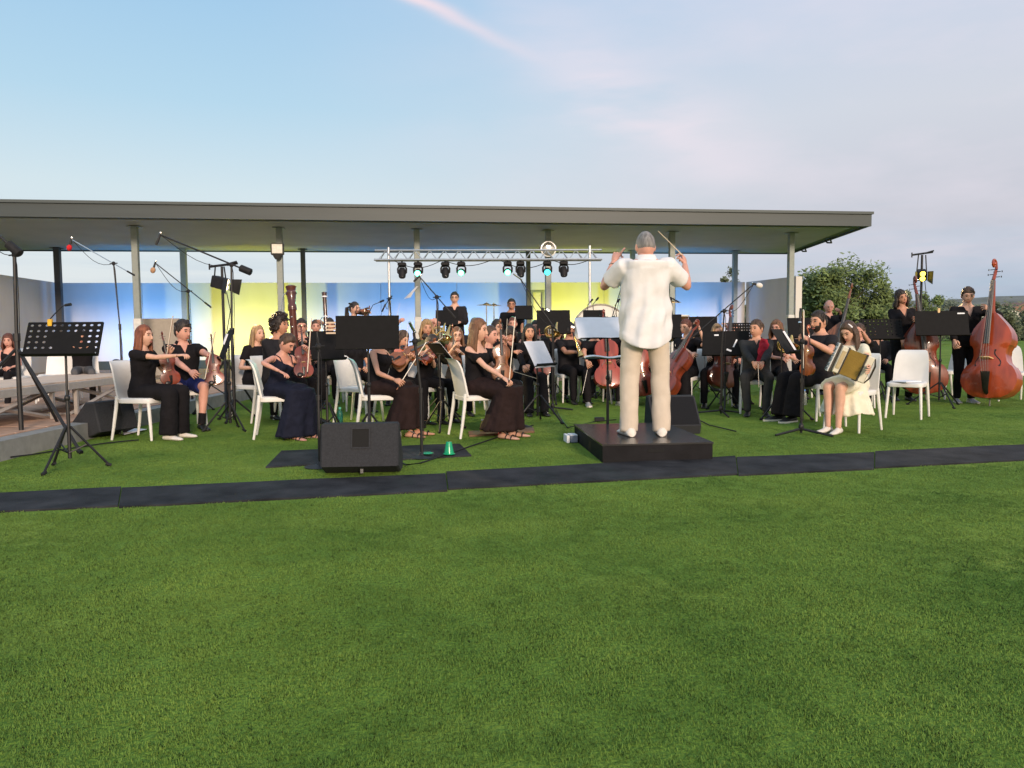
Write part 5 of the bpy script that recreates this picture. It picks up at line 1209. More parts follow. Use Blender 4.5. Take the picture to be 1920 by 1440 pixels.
person('player in black seated behind the tilted stand by the wall corner', 1500, 597, 12.8, -20, sex='f', skin='fair', hairs=('tail', 'brown'), top=('tee', 'black'))
person('player in dark trousers seated behind the perforated stand on the right', 1648, 606, 12.8, -15, skin='warm', hairs=('short', 'dark'), top=('long', 'black2'))
# cellos
cel = cello(Wp(1143, 727, 11.3), Wp(1134, 632, 11.6) - Wp(1143, 727, 11.3), (.05, -1, .12), 'red cello facing the lawn with its player hidden by sheet music')
person('cellist in black whose face the conductor sheet music hides', 1117, 600, 11.9, 10, skin='warm', hairs=('short', 'dark'), top=('tee', 'black'), RH=Wp(1102, 686, 11.4), rcurl=.7, rp=(-1, .2, -.6), LH=Wp(1140, 630, 11.6), knees=.24, feet=.24, ff=.06, shoes=('sneaker', SHOEG), chair_label='white plastic chair under the cellist beside the conductor stand', bottom=('trousers', 'black'))
bow(Wp(1102, 690, 11.3), Wp(1092, 738, 11.1), 'pale bow pointing down from the hand of the left cellist')
p = person('auburn short-haired woman cellist in printed black tee beside the conductor', 1284, 588, 11.3, -40, sex='f', skin='fair', hairs=('short', 'auburn'), top=('tee', 'black'), look=(-8, 6, 0), RH=Wp(1298, 664, 10.9), rp=(-.4, -.3, -1), LH=Wp(1312, 618, 11.0), rcurl=.7, knees=.20, feet=.20, bottom=('wide', 'black'), chair_label='white plastic chair under the auburn cellist', lp=(.6, 0, -1), s=1.02)
cello(Wp(1238, 742, 10.75), Wp(1317, 602, 11.0) - Wp(1238, 742, 10.75), (-.8, -.55, .3), 'red-brown cello slanting in front of the auburn cellist', VARN)
person('blond long-haired woman cellist behind the low black stands', 1345, 600, 11.4, -8, sex='f', skin='fair', hairs=('long', 'blond'), top=('tee', 'black'), look=(22, 4, 0), knees=.22, feet=.22, LH=Wp(1366, 616, 11.2), RH=Wp(1328, 676, 10.9))
cello(Wp(1352, 728, 11.0), Wp(1364, 605, 11.2) - Wp(1352, 728, 11.0), (.2, -1, .1), 'dark red cello behind the low music stand on the right', VARN)
cello(Wp(1212, 742, 11.6), Wp(1180, 610, 11.8) - Wp(1212, 742, 11.6), (0, -1, .15), 'red cello glimpsed between the trouser legs of the conductor')
person('cellist hidden behind the conductor with only knees in view', 1205, 605, 12.2, 0, skin='warm', hairs=('short', 'brown'), top=('tee', 'black'), knees=.24, feet=.24)
# right side
p = person('grey suited man with red scarf gazing left from his chair', 1419, 592, 10.3, -16, skin='warm', hairs=('short', 'brown'), top=('collar', 'charcoal'), bottom=('trousers', 'charcoal'), look=(-34, 2, 0), RH=Wp(1417, 688, 9.85), LH=Wp(1428, 686, 9.85), rcurl=.8, lcurl=.8, knees=.15, feet=.11, ff=.05, chair_label='white plastic chair under the man with the red scarf', wf=1.08, belly=.02, hs=1.04)
mb = MB(); c = p['chest']; fw, lf = p['fwd'], p['left']
mb.path([c + fw * .10 + lf * .10 + Vector((0, 0, .17)), c + fw * .17 + lf * .085 + Vector((0, 0, .06)), c + fw * .21 + lf * .06 + Vector((0, 0, -.06)), c + fw * .25 + lf * .04 + Vector((0, 0, -.16)), c + fw * .27 + lf * .03 + Vector((0, 0, -.22))], [.05, .07, .055, .06, .03], 10, .5)
me = remeshed(mb, .010, 3, [(.05, .03)]); me.materials.append(CLOTH['red']); me.polygons.foreach_set('use_smooth', [True] * len(me.polygons))
o = bpy.data.objects.new('scarf', me); col.objects.link(o); tag(o, 'shiny dark red scarf over the chest of the suited man', 'scarf')
bow(Wp(1421, 678, 9.75), Wp(1423, 726, 9.6), 'brown bow hanging down between the knees of the suited man')
person('bespectacled woman with brown hair holding a flugelhorn', 1456, 592, 11.2, -24, sex='f', skin='pink', hairs=('bob', 'lightbrown'), top=('tee', 'black'), look=(-14, 2, 0), glasses=True, RH=Wp(1466, 672, 10.9), LH=Wp(1480, 668, 10.9))
p = person('bearded man raising a violin scroll before his face', 1530, 585, 9.5, -66, skin='warm', hairs=('short', 'dark'), top=('tee', 'black2'), bottom=('wide', 'black'), shoes=('sneaker', SHOEB), look=(2, 4, 0), beard=True, LH=Wp(1518, 638, 9.15), lp=(1, -.2, -.9), lcurl=.9, RH=Wp(1508, 690, 9.3), ff=.06, chair_label='white plastic chair under the bearded violinist', hs=1.06, wf=1.1, s=1.08)
violin(Wp(1514, 704, 9.0), Wp(1514, 600, 9.05) - Wp(1514, 704, 9.0), (.9, .45, 0), 'orange violin held upright by the bearded man', VARNO)
bow(Wp(1506, 700, 8.9), Wp(1507, 580, 8.9), 'pale bow upright beside the orange violin')
p = person('girl in a cream frilled dress and white headband playing an accordion', 1590, 601, 8.35, -52, sex='f', skin='fair', hairs=('long', 'brown'), top=('tee', 'cream'), bottom=('frill', 'cream'), shoes=('shoe', SHOEW), look=(-6, 30, 0), lean=8, headband=True, RH=Wp(1566, 690, 8.1), LH=Wp(1630, 690, 7.85), rcurl=.6, lcurl=.5, ln=(-.8, .1, .2), knees=.07, feet=.06, ff=.0, chair_label='white plastic chair under the girl with the accordion', s=.93)
# accordion
def accordion(c, ax, up, label):
    t = empty('accordion', label=label, cat='accordion'); place(t, c, axes(ax, Vector(up).cross(Vector(ax))) * .80)
    CR = mat('accordion_pearl', (.66, .62, .50), .25, 0, .1, 6, coat=.6); GD = mat('bellows_gold', (.34, .235, .055), .55, 0, .12, 8); TR = mat('accordion_trim', (.03, .025, .02), .4)
    w, h = .19, .36
    for z, nm, dep in ((-.175, 'treble_case', .09), (.165, 'bass_case', .10)):
        mb = MB(); mb.box((0, 0, z), (h, w, dep), bev=.012); mb.build(nm, CR, t)
        mb = MB(); mb.box((0, 0, z + (.048 if z < 0 else -.054)), (h + .012, w + .012, .016), bev=.003); mb.build('frame_trim', TR, t, smooth=False)
    mb = MB(); rings = []; n_ = 15
    for k in range(2 * n_ + 1):
        z = -.118 + .222 * k / (2 * n_); o_ = .010 if k % 2 else 0; hx, hy = h / 2 - .006 - o_, w / 2 - .006 - o_
        rings.append([(-hx, -hy, z), (hx, -hy, z), (hx, hy, z), (-hx, hy, z)])
    mb.loft(rings); mb.build('bellows', GD, t, smooth=False)
    mb = MB(); mb.box((0, -.03, -.245), (.40, .12, .035), bev=.006); kb = mb.build('keyboard', TR, t)
    for k in range(20):
        mb = MB(); mb.box((-.185 + k * .0195, -.045, -.268), (.0178, .12, .012), bev=.002); mb.build('key', mat('key_white', (.75, .73, .70), .3), kb, smooth=False)
    for k in range(19):
        if k % 7 in (2, 6): continue
        mb = MB(); mb.box((-.175 + k * .0195, -.02, -.279), (.010, .07, .012)); mb.build('black_key', EBONY, kb, smooth=False)
    mb = MB(); mb.path([(-.17, -.05, .225), (-.08, -.05, .262), (.08, -.05, .262), (.17, -.05, .225)], [.018, .03, .03, .018], 8, .3); mb.build('hand_strap', TR, t)
    mb = MB(); mb.path([(.15, .09, -.16), (.12, .2, -.12), (-.08, .22, -.1), (-.16, .1, -.12)], .014, 6, 2.0); mb.build('shoulder_strap', TR, t)
    mb = MB(); mb.box((0, -w / 2 - .003, -.175), (.24, .006, .05), bev=.002); mb.build('grille', mat('accordion_grille', (.4, .33, .2), .4, .5), t)
    return t
a0 = Wp(1597, 683, 7.98)
accordion(a0, Vector((.86, -.12, -.36)), Vector((-.35, .1, -.9)), 'cream accordion with open gold bellows on the lap of the girl')
person('bald white-haired man behind a dark double bass', 1556, 560, 13.2, -4, sit=False, skin='pink', hairs=('rim', 'silver'), top=('collar', 'black'), look=(-4, 12, 0), beard=False, s=.98, LH=Wp(1576, 588, 12.9), lcurl=.9, RH=Wp(1560, 640, 12.9))
dbass(Wp(1552, 720, 12.7), Wp(1591, 560, 12.8) - Wp(1552, 720, 12.7), (-.4, -1, .1), 'dark brown double bass held by the bald man', VARNB, .94)
person('player with raised hands half hidden behind the girl with the accordion', 1612, 600, 11.0, -20, skin='pink', hairs=('short', 'brown'), top=('tee', 'black'), look=(-20, 8, 0), RH=Wp(1602, 624, 10.6), LH=Wp(1614, 618, 10.6))
person('dark-haired woman bassist tilting her head against the neck', 1693, 553, 11.9, -8, sit=False, sex='f', skin='tan', hairs=('bob', 'dark'), top=('long', 'black'), bottom=('trousers', 'black'), look=(10, 4, -18), side=-4, LH=Wp(1719, 602, 11.55), lcurl=.9, ln=(-.6, -.6, 0), RH=Wp(1692, 640, 11.6), rcurl=.7, s=1.04, neckv=.15)
dbass(Wp(1735, 738, 11.5), Wp(1716, 565, 11.6) - Wp(1735, 738, 11.5), (-.25, -1, .1), 'dark red double bass of the dark-haired woman', VARN, .98)
person('young brown-haired man standing behind the big red double bass', 1817, 533, 11.5, -12, sit=False, skin='fair', hairs=('short', 'brown'), top=('long', 'black'), bottom=('trousers', 'black'), shoes=('sneaker', SHOEG), look=(-6, 14, 0), LH=Wp(1855, 580, 11.2), lcurl=.8, ln=(-.8, -.4, 0), lp=(1, -.2, -.5), RH=Wp(1790, 660, 11.2), s=1.04, neckv=.16, hs=1.04, fringe=.3)
dbass(Wp(1856, 748, 11.0), Wp(1860, 560, 11.2) - Wp(1848, 748, 11.0), (-.78, -.62, .06), 'large glossy orange-red double bass at the right edge', VARNBASS, 1.12)
# far left pair
person('dark-haired woman in black straps seated at the far left edge', 13, 624, 10.9, 8, sex='f', skin='pink', hairs=('bob', 'auburn'), top=('strap', 'black'), look=(6, 4, 0), glasses=False, chair_label='white plastic chair under the woman at the left edge', z0=.10)
person('seated player in grey jeans with folded arms behind the perforated stand', 152, 618, 10.6, 30, skin='warm', hairs=('short', 'dark'), top=('tee', 'black'), bottom=('trousers', 'grey'), z0=.14, lean=2, RH=(.16, .22, .88), LH=(-.16, .24, .85), rcurl=.4, lcurl=.4, rp=(-1, -.1, -.6), lp=(1, -.1, -.6), chair_label='white plastic chair under the player with folded arms')
q = G(66, 700, .62); chair(q.x, 10.8, 10, 'empty white chair between the two players at the far left', .12)
q = W(110, 700, 11.2); chair(q.x, 11.2, 5, 'empty white chair behind the foot of the perforated stand', .12)
# empty chairs on the right and centre
q = G(1062, 735); chair(q.x, q.y - .1, 184, 'empty white chair turned away left of the big cello')
q = G(1700, 783); chair(q.x, q.y, -38, 'empty white chair with a book on it before the woman bassist')
b0 = Vector((q.x - .05, q.y - .05, .455)); o = MB().box((0, 0, .006), (.30, .22, .012), bev=.002).build('book', PAPER, smooth=False); o.location = b0; o.rotation_euler = (0, 0, .5); tag(o, 'thin white music book on the seat of the empty right chair', 'book')
q = G(1783, 748); chair(q.x, q.y + .1, -80, 'empty white chair seen side-on beside the rightmost bassist')
q = G(1935, 757); chair(q.x, q.y + .5, -20, 'white chair cut off by the right edge behind the red bass')
q = G(676, 792); chair(q.x, q.y, 70, 'empty grey-shaded chair just right of the orange-lit chair back')
q = G(872, 770); chair(q.x, q.y, 60, 'pale green tinted empty chair behind the auburn-haired woman')
# the conductor
pz = .158
fc = G(1211, 818, pz)
person('grey-haired conductor in white shirt and beige trousers seen from behind', 1218, 437, 7.0, 180, sit=False, skin='pink', hairs=('crop', 'grey'), top=('untucked', 'white'), bottom=('loose', 'khaki'), shoes=('shoe', SHOEW), z0=pz, s=1.155, wf=1.02, hs=1.02, neckl=.070, fs=1.2, base=Vector((fc.x, fc.y + .04, pz)), look=(6, 6, 0), feet=.148,
       LH=W(1151, 491, 7.32), lp=(.62, .12, -1), lcurl=.35, lpoint=True, ln=(-.5, .8, .1), RH=W(1284, 496, 7.32), rp=(-.62, .12, -1), rcurl=1.0, rn=(.6, .6, 0), belly=.02)
o = MB().path([W(1279, 478, 7.34), W(1234, 433, 7.24)], [.005, .0022], 6).build('baton', mat('baton', (.7, .58, .42), .5)); tag(o, 'thin pale baton raised in the right hand of the conductor', 'baton')
mb = MB(); cw = W(1150, 495, 7.31)
o = MB().path([cw + Vector((math.cos(k * .5236) * .036, math.sin(k * .5236) * .036, .006 * math.cos(k * .52))) for k in range(13)], .006, 6, 1.8).build('wristwatch', mat('watch', (.35, .25, .18), .35, .6)); tag(o, 'watch band on the raised left wrist of the conductor', 'watch')
# ------------------------------------------------------------------ wind, brass, percussion
def tube_instr(name, a, b, prof, m, label, cat, rings=(), ring_m=None, crook=None, group=None):
    a, b = Vector(a), Vector(b); t = empty(name, a, label=label, cat=cat, group=group); d = b - a; M = axes(d, (0, -1, 0)); Lh = d.length
    mb = MB(); mb.lathe([(r, z * Lh) for r, z in prof], n=14, M=M); mb.build('body', m, t)
    for z, r in rings: mb = MB(); mb.lathe([(r * .8, z * Lh - .012), (r, z * Lh - .010), (r, z * Lh + .010), (r * .8, z * Lh + .012)], n=12, M=M); mb.build('ring', ring_m or m, t)
    if crook: mb = MB(); mb.path([M @ Vector(q) for q in crook], .006, 6); mb.build('crook', SILVER, t)
    for k in range(4): mb = MB(); mb.ell(M @ Vector((.0, -prof[0][0] - .012, Lh * (.25 + .12 * k))), (.012, .008, .012), None, 8, 5); mb.build('key', SILVER, t)
    return t
BWOOD = mat('bassoon_wood', (.085, .022, .016), .3, 0, .3, 5, coat=.5)
tube_instr('contrabassoon', W(556, 690, 10.9), W(545, 536, 11.1), [(.045, 0), (.05, .02), (.05, .70), (.062, .72), (.062, .76), (.05, .78), (.07, .90), (.075, .92), (.060, .94), (.078, .99), (.06, 1)], BWOOD, 'tall dark red-brown contrabassoon rising beside the curly-haired man', 'contrabassoon', ((.71, .066), (.91, .08)), BWOOD, [(-.05, 0, 1.12), (-.12, 0, 1.06), (-.17, 0, .85), (-.16, 0, .6)])
tube_instr('bassoon', W(614, 668, 12.0), W(608, 548, 12.1), [(.035, 0), (.038, .05), (.034, .5), (.030, .7), (.032, .9), (.042, 1)], mat('bassoon_dark', (.05, .02, .016), .3, coat=.5), 'dark bassoon with a pale bell held by the short-haired man', 'bassoon', ((.93, .046), (.62, .038)), PAPER, [(-.03, -.03, .42), (-.07, -.06, .56), (-.03, -.10, .60), (.0, -.13, .58)])
tube_instr('clarinet', W(1086, 664, 11.7), W(1074, 622, 11.85), [(.035, 0), (.02, .12), (.015, .3), (.014, .85), (.010, 1)], EBONY, 'black clarinet of the bespectacled man left of the cello', 'clarinet', ((.3, .018), (.62, .018)), SILVER)
tube_instr('saxophone', W(1090, 668, 11.2), W(1078, 632, 11.3), [(.05, 0), (.03, .2), (.02, .6), (.012, 1)], BRASS, 'brass saxophone bell between the clarinettist and the cello', 'saxophone')
def horn(c, s, label, m=BRASS):
    t = empty('french_horn', c, label=label, cat='horn', group='brass horns in the back rows'); mb = MB()
    mb.path([(math.cos(a) * .13 * s, .01 * math.sin(a * 2), math.sin(a) * .13 * s) for a in [k * .42 for k in range(16)]], [.011 * s + .0006 * k for k in range(16)], 8); mb.build('coil', m, t)
    mb = MB(); mb.path([(math.cos(a) * .09 * s, .02, math.sin(a) * .09 * s) for a in [k * .5 for k in range(11)]], .009 * s, 8); mb.build('inner_coil', m, t)
    mb = MB(); mb.lathe([(.016 * s, .20), (.03 * s, .12), (.06 * s, .05), (.14 * s, 0), (.135 * s, .0), (.055 * s, .045), (.012 * s, .2)], (.10 * s, -.02, -.05 * s), 18, axes((.2, .5, .8), (0, -1, 0))); mb.build('bell', m, t)
    for k in range(3): mb = MB(); mb.path([(-.03 + .03 * k, -.03, -.03), (-.03 + .03 * k, -.03, .04)], .012, 8); mb.build('valve', SILVER, t)
    return t
horn(W(822, 622, 12.2), .6, 'brass horn held before the ginger-haired man')
horn(W(1032, 622, 11.0), .62, 'brass horn with bright coils above the open sheet music')
horn(W(830, 630, 9.9), .5, 'brass horn glinting beside the bending woman')
horn(W(1472, 646, 10.7), .8, 'brass horn in the hands of the bespectacled brown-haired woman')
# bass drum and cymbal stand, timpani
t = empty('bass_drum', W(1128, 622, 14.0), label='large white bass drum tilted at the back before the yellow wall', cat='drum'); DH = mat('drum_head', (.68, .66, .58), .6, 0, .05, 3)
Md = axes((.05, -.95, .3), (0, -.3, -1)); mb = MB(); mb.lathe([(0, -.02), (.5, -.02), (.5, .02), (0, .021)], n=40, M=Md); mb.build('drum_head', DH, t)
mb = MB(); mb.lathe([(.515, -.42), (.515, -.03), (.49, -.03), (.49, -.42)], n=40, M=Md); mb.build('shell', mat('drum_shell', (.12, .09, .07), .4), t)
mb = MB(); mb.path([Md @ Vector((math.cos(k * math.pi / 20) * .515, math.sin(k * math.pi / 20) * .515, .02)) for k in range(41)], .018, 6); mb.build('hoop', mat('drum_hoop', (.25, .22, .18), .4), t)
for q in (-1, 1): mb = MB(); mb.path([(q * .45, .2, -.1), (q * .5, .1, -t.location.z + .0)], .02, 6); mb.build('leg', BLACKM, t)
for k in range(8): mb = MB(); a = k * math.pi / 4 + .2; mb.path([Md @ Vector((math.cos(a) * .53, math.sin(a) * .53, .02)), Md @ Vector((math.cos(a) * .53, math.sin(a) * .53, -.2))], .010, 6); mb.build('tension_rod', SILVER, t)
def cymbal(px, py, Y, r, label):
    p = W(px, py, Y); t = empty('cymbal_stand', (p.x, p.y, FZ if Y > 15 else 0), label=label, cat='cymbal stand', group='cymbal stands at the back'); h = p.z - t.location.z
    mb = MB(); mb.path([(0, 0, .2), (0, 0, h + .05)], .012, 8); mb.build('pole', CHROME, t); tripod_legs(t, .4, .3, brace=False)
    mb = MB(); mb.lathe([(.01, .03), (.04, .025), (.06, .008), (r, -.012), (r, -.015), (.01, .0)], (0, 0, h), 24); mb.build('cymbal', BRASS, t)
cymbal(912, 571, 15.6, .20, 'thin cymbal on a stand behind the olive-capped player'); cymbal(926, 572, 16.2, .16, 'smaller cymbal just right of the first behind the auburn woman'); cymbal(1258, 566, 15.0, .2, 'cymbal on a stand peeking out right of the conductor')
def timpano(px, py, Y, label):
    p = W(px, py, Y); t = empty('timpani', (p.x, p.y, FZ if Y > 15 else 0), label=label, cat='drum', group='kettle drums at the back'); h = p.z - t.location.z
    mb = MB(); mb.lathe([(.03, h - .5), (.2, h - .42), (.32, h - .2), (.35, h)], n=24); mb.build('bowl', mat('copper', (.35, .16, .08), .35, .9), t)
    mb = MB(); mb.lathe([(0, h + .012), (.345, h + .012), (.36, h), (.36, h - .02)], n=24); mb.build('drum_head', DH, t)
    for k in range(3): a = k * 2.094; mb = MB(); mb.path([(math.cos(a) * .33, math.sin(a) * .33, h - .15), (math.cos(a) * .28, math.sin(a) * .28, 0)], .015, 6); mb.build('leg', CHROME, t)
timpano(1256, 592, 14.6, 'kettle drum with a pale head right of the conductor')
# ------------------------------------------------------------------ music stands
ms = music_stand(G(130, 880), 3, W(113, 636, 6.4).z, 'black perforated music stand with a clip lamp at the front left', w=.60, h=.30, tilt=66, perf=2, legr=.30, legz=.36, a0=20)
clip_light(desk_point(ms, -.13, .15, .0, 66)[0], (.13, .0, .02), 'small clip lamp with a yellow clip on the perforated stand', m=mat('clip_yellow', (.75, .42, .03), .5), l=.13)
def stand_px(px, pyd, Y, yaw, label, face_up=62, **k):
    p = W(px, pyd, Y); fz = k.pop('fz', 0.0); return music_stand((p.x, p.y), yaw, p.z, label, tilt=face_up, flat_z=fz, **k)
ms = stand_px(424, 646, 8.9, -62, 'folded narrow black music stand before the young man in shorts', 70, w=.42, h=.36)
sheet(ms, 'white sheet just showing on the stand before the young man', w=.10, h=.13, tilt=70, dx=-.1, dz=.06)
ms = stand_px(689, 623, 7.35, 4, 'big solid black music stand hiding the face of the bare-armed woman', 84, w=.60, h=.32, lip=True, legr=.26)
ms = stand_px(612, 648, 8.6, 40, 'black music stand with pale page edges behind the tall one', 72, w=.40, h=.34)
for k in range(4):
    q = W(621, 605 + k * 6.5, 8.3); o = MB().box((0, 0, 0), (.11, .01, .018)).build('page_edge', mat('page_cream', (.62, .48, .36), .8), smooth=False); o.location = q; tag(o, ['topmost', 'second from the top', 'third from the top', 'lowest'][k] + ' of the cream page edges left of the big black stand', 'page', 'cream page edges by the big black stand')
ms = stand_px(828, 664, 8.75, 118, 'black music stand with a leaning white sheet beside the chair', 50, w=.42, h=.32)
sheet(ms, 'white sheet music leaning sideways before the bending woman', w=.38, h=.34, tilt=50)
ms = stand_px(1010, 664, 9.4, 55, 'black music stand with two long white sheets before the dark-haired woman', 62, w=.46, h=.34, legr=.34)
sheet(ms, 'pair of white sheets on the stand before the dark-haired woman', w=.44, h=.36, tilt=62)
pcs = music_stand((W(1140, 640, 7.95).x, 7.95), 4, 1.15, 'black conductor music stand carrying a wide white score', w=.62, h=.36, tilt=38, legr=.3, legs='round', lip=False)
sheet(pcs, 'wide white score open on the conductor stand', w=.66, h=.34, tilt=38, sag=.006)
mb = MB(); q = W(1129, 672, 7.95); mb.box((0, 0, 0), (.40, .25, .010), bev=.003); sh_ = mb.build('stand_shelf', DESK, pcs, smooth=False); sh_.location = (q.x - pcs.location.x, -.04, q.z); sh_.rotation_euler = (0, 0, -R(4))
mb = MB(); rings = [[(-.19 + .38 * i / 8, -.1 + math.cos(a) * .09, .016 + .010 * math.sin(i * .9) + math.sin(a) * .012) for a in [k * math.pi / 4 for k in range(8)]] for i in range(9)]
mb.loft(rings); o = mb.build('rolled_score', PAPER); o.location = (q.x, q.y - .03, q.z + .004); tag(o, 'curled white score on the lower shelf of the conductor stand', 'sheet music')
for args in ((1360, 644, 10.6, -16, 'wide low black music stand before the grey suited man', 70, dict(w=.62, h=.36)), (1384, 622, 11.4, -10, 'grey perforated music stand behind the grey suited man', 76, dict(w=.36, h=.26, perf=True)),
             (1470, 640, 9.6, 55, 'tilted black music stand between suited man and bearded violinist', 58, dict(w=.48, h=.36, legr=.36)), (1652, 618, 11.4, -6, 'black perforated music stand before the woman bassist', 70, dict(w=.60, h=.32, perf=True)),
             (1766, 606, 11.0, -4, 'solid black music stand with a clothes peg between the two right bassists', 78, dict(w=.74, h=.36, legr=.42)), (838, 596, 14.2, 0, 'black music stand at the waist of the tall standing man', 74, dict(w=.42, h=.30)),
             (1038, 604, 11.9, 4, 'broad black music stand with two clip lamps left of the centre', 76, dict(w=.52, h=.38)), (982, 586, 14.8, 0, 'black music stand right of the standing man in glasses', 74, dict(w=.34, h=.28)),
             (1114, 592, 13.2, 0, 'black music stand in front of the white bass drum', 76, dict(w=.38, h=.20)),
             (1318, 612, 12.8, -12, 'black music stand behind the auburn cellist', 74, dict(w=.46, h=.34)), (1250, 612, 13.0, -6, 'black music stand peeking out right of the conductor', 74, dict(w=.5, h=.42)),
             (1508, 615, 12.0, -10, 'black music stand near the right end of the wall', 70, dict(w=.5, h=.34)),
            ):
    px, py, Y, yaw, lab, tilt, kw = args; kw = dict(kw)
    if Y > 14: kw['fz'] = 0.0
    st_ = stand_px(px, py, Y, yaw, lab, tilt, **kw)
    if 'clip lamps' in lab:
        clip_light(desk_point(st_, -.16, .20, 0, tilt)[0], (.06, -.04, -.05), 'lit white clip lamp at the left of the broad black stand', lit=mat('lamp_glow', (.9, .9, .8), .3, emit=(1, .95, .8), es=2.5), l=.06)
        clip_light(desk_point(st_, .22, -.12, 0, tilt)[0], (.05, -.04, -.02), 'lit white clip lamp at the right of the broad black stand', lit=MATS['lamp_glow'], l=.07)
    if 'peg' in lab:
        q = desk_point(st_, -.03, .185, .0, tilt)[0]; o = MB().box((0, 0, 0), (.035, .02, .07), bev=.004).build('clothes_peg', MAPLE); o.location = q; tag(o, 'wooden clothes peg on top of the solid black stand', 'clothes peg')
        q, M = desk_point(st_, .27, .14, .006, tilt); mb = MB(); mb.box((0, 0, 0), (.10, .004, .018), M); o = mb.build('paper_strip', PAPER, smooth=False); o.location = q; tag(o, 'small white paper strip on the solid black stand', 'paper')
    if 'low black music stand before the grey' in lab:
        for nm_, dx, dz, w_, h_ in (('short level', -.12, .12, .06, .02), ('tall slanting', .13, .0, .02, .12), ('lowest slanting', .05, -.10, .07, .025), ('rightmost slanting', .24, -.05, .07, .03)):
            q, M = desk_point(st_, dx, dz, .008, tilt); mb = MB(); mb.box((0, 0, 0), (w_, .003, h_), M @ Matrix.Rotation(.4 * (dx > 0), 3, 'Y')); o = mb.build('paper_strip', PAPER, smooth=False); o.location = q; tag(o, nm_ + ' white paper scrap on the wide low black stand', 'paper', 'paper scraps on the wide low black stand')
    if 'tilted black' in lab: sheet(st_, 'white sheet edge on the tilted stand left of the bearded man', w=.06, h=.30, tilt=tilt, dx=.2)
for px, py, Y, d, lab in ((1003, 0, 0, 0, ''),):
    pass
# ------------------------------------------------------------------ microphone stands
def mstand(bpx, bpy, piv, a, b, label, **k):
    base = G(bpx, bpy) if isinstance(bpy, int) else W(bpx, 640, bpy[0]); base.z = k.pop('z', 0.0); Y = base.y; da = k.pop('da', 0); db = k.pop('db', 0)
    return mic_stand(base, W(*piv, Y), W(*a, Y + da) if a else None, W(*b, Y + db) if b else None, label, **k)
mstand(226, (11.0,), (213, 494), (134, 449), (250, 515), 'thin chrome boom stand with a red foam microphone at the left', mic='blk', micdir=(-.25, -.1, -1), foam=MIC_RED, boom_m=CHROME, micl=.10)
mstand(356, (11.2,), (353, 546), (291, 493), (394, 575), 'boom stand with a tan foam microphone before the yellow wall', mic='blk', micdir=(-.3, -.1, -1), foam=MIC_TAN, micl=.09)
mstand(440, 790, (434, 497), (300, 440), (462, 507), 'tall heavy boom stand with a counterweight left of the dark blond woman', mic='blk', micdir=(-.35, -.1, -1), weight=True, rad=.014, micl=.14)
mstand(42, 842, (27, 478), (-60, 392), (28, 468), 'very large black boom stand with counterweight at the left edge', mic=None, weight=True, rad=.017, r=.86, legz=.98, a0=-25, cable=True)
mstand(822, (9.9,), (819, 557), (786, 518), (852, 594), 'black boom stand reaching up left beside the standing young man', mic='blk', micdir=(-.3, -.1, -.3), micl=.10)
mstand(1036, 772, (1036, 612), (975, 522), (1042, 618), 'long black boom stand angled up left beside the dark-haired woman', mic='silver', micdir=(-.5, -.2, .35), kind='flat', r=.34, micl=.12)
mstand(1148, (12.6,), (1146, 600), (1168, 530), (1144, 606), 'steep boom stand beside the left sleeve of the conductor', mic=None, micl=.1)
mstand(1352, 778, (1358, 583), (1414, 532), (1296, 634), 'boom stand holding a white foam microphone over the right wall corner', mic='blk', micdir=(.85, -.1, -.3), foam=MIC_WHITE, micl=.05, kind='flat', r=.36)
mstand(1502, 815, (1504, 640), (1500, 600), (1506, 642), 'slim black microphone stand in front of the bearded violinist', mic='blk', micdir=(.1, .2, .6), kind='flat', r=.33, a0=80)
mstand(600, 876, (597, 650), (594, 622), (598, 655), 'round based black stand with a side lamp left of the big stand', mic=None, kind='round')
mstand(791, 858, (778, 640), (775, 618), (779, 645), 'round based microphone stand on the short mat', mic='silver', micdir=(-.2, -.4, .5), micl=.09, kind='round')
mstand(736, (13.5,), (730, 560), (722, 572), (734, 556), 'dark microphone stand beside the left truss leg', mic='blk', micdir=(-.3, 0, -.6))
mstand(1264, (13.6,), (1258, 560), (1246, 552), (1272, 566), 'short boom stand just right of the conductor elbow', mic=None)
def gooseneck(px0, py0, px1, py1, Y, label):
    a, b = W(px0, py0, Y), W(px1, py1, Y); f = Vector((a.x, a.y, 0)); t = empty('gooseneck_microphone', f, label=label, cat='microphone', group='slim gooseneck microphones at the back')
    mb = MB(); mb.path([(0, 0, .0), (0, 0, a.z)], .008, 6); mb.build('pole', BLACKM, t); mb = MB(); mb.lathe([(.1, 0), (.1, .012), (.01, .03)], n=12); mb.build('base', BLACKM, t)
    mb = MB(); m_ = a.lerp(b, .6) + Vector((-.04 if b.x > a.x else .04, 0, .03)); mb.path([a - f, m_ - f, b - f], .006, 6); mb.build('gooseneck', BLACKM, t)
    mb = MB(); d = (b - m_).normalized(); mb.path([b - f - d * .01, b - f + d * .05, b - f + d * .07], [.014, .018, .010], 8); mb.build('microphone_head', MIC_BLK, t)
gooseneck(690, 590, 713, 566, 12.6, 'gooseneck microphone pointing at the standing violist'); gooseneck(668, 585, 661, 571, 12.9, 'gooseneck microphone behind the ponytail of the violist')
gooseneck(1103, 590, 1107, 566, 14.0, 'left gooseneck microphone before the bass drum'); gooseneck(1113, 590, 1118, 563, 14.1, 'right gooseneck microphone before the bass drum'); gooseneck(1156, 590, 1158, 566, 14.0, 'gooseneck microphone against the conductor sleeve')
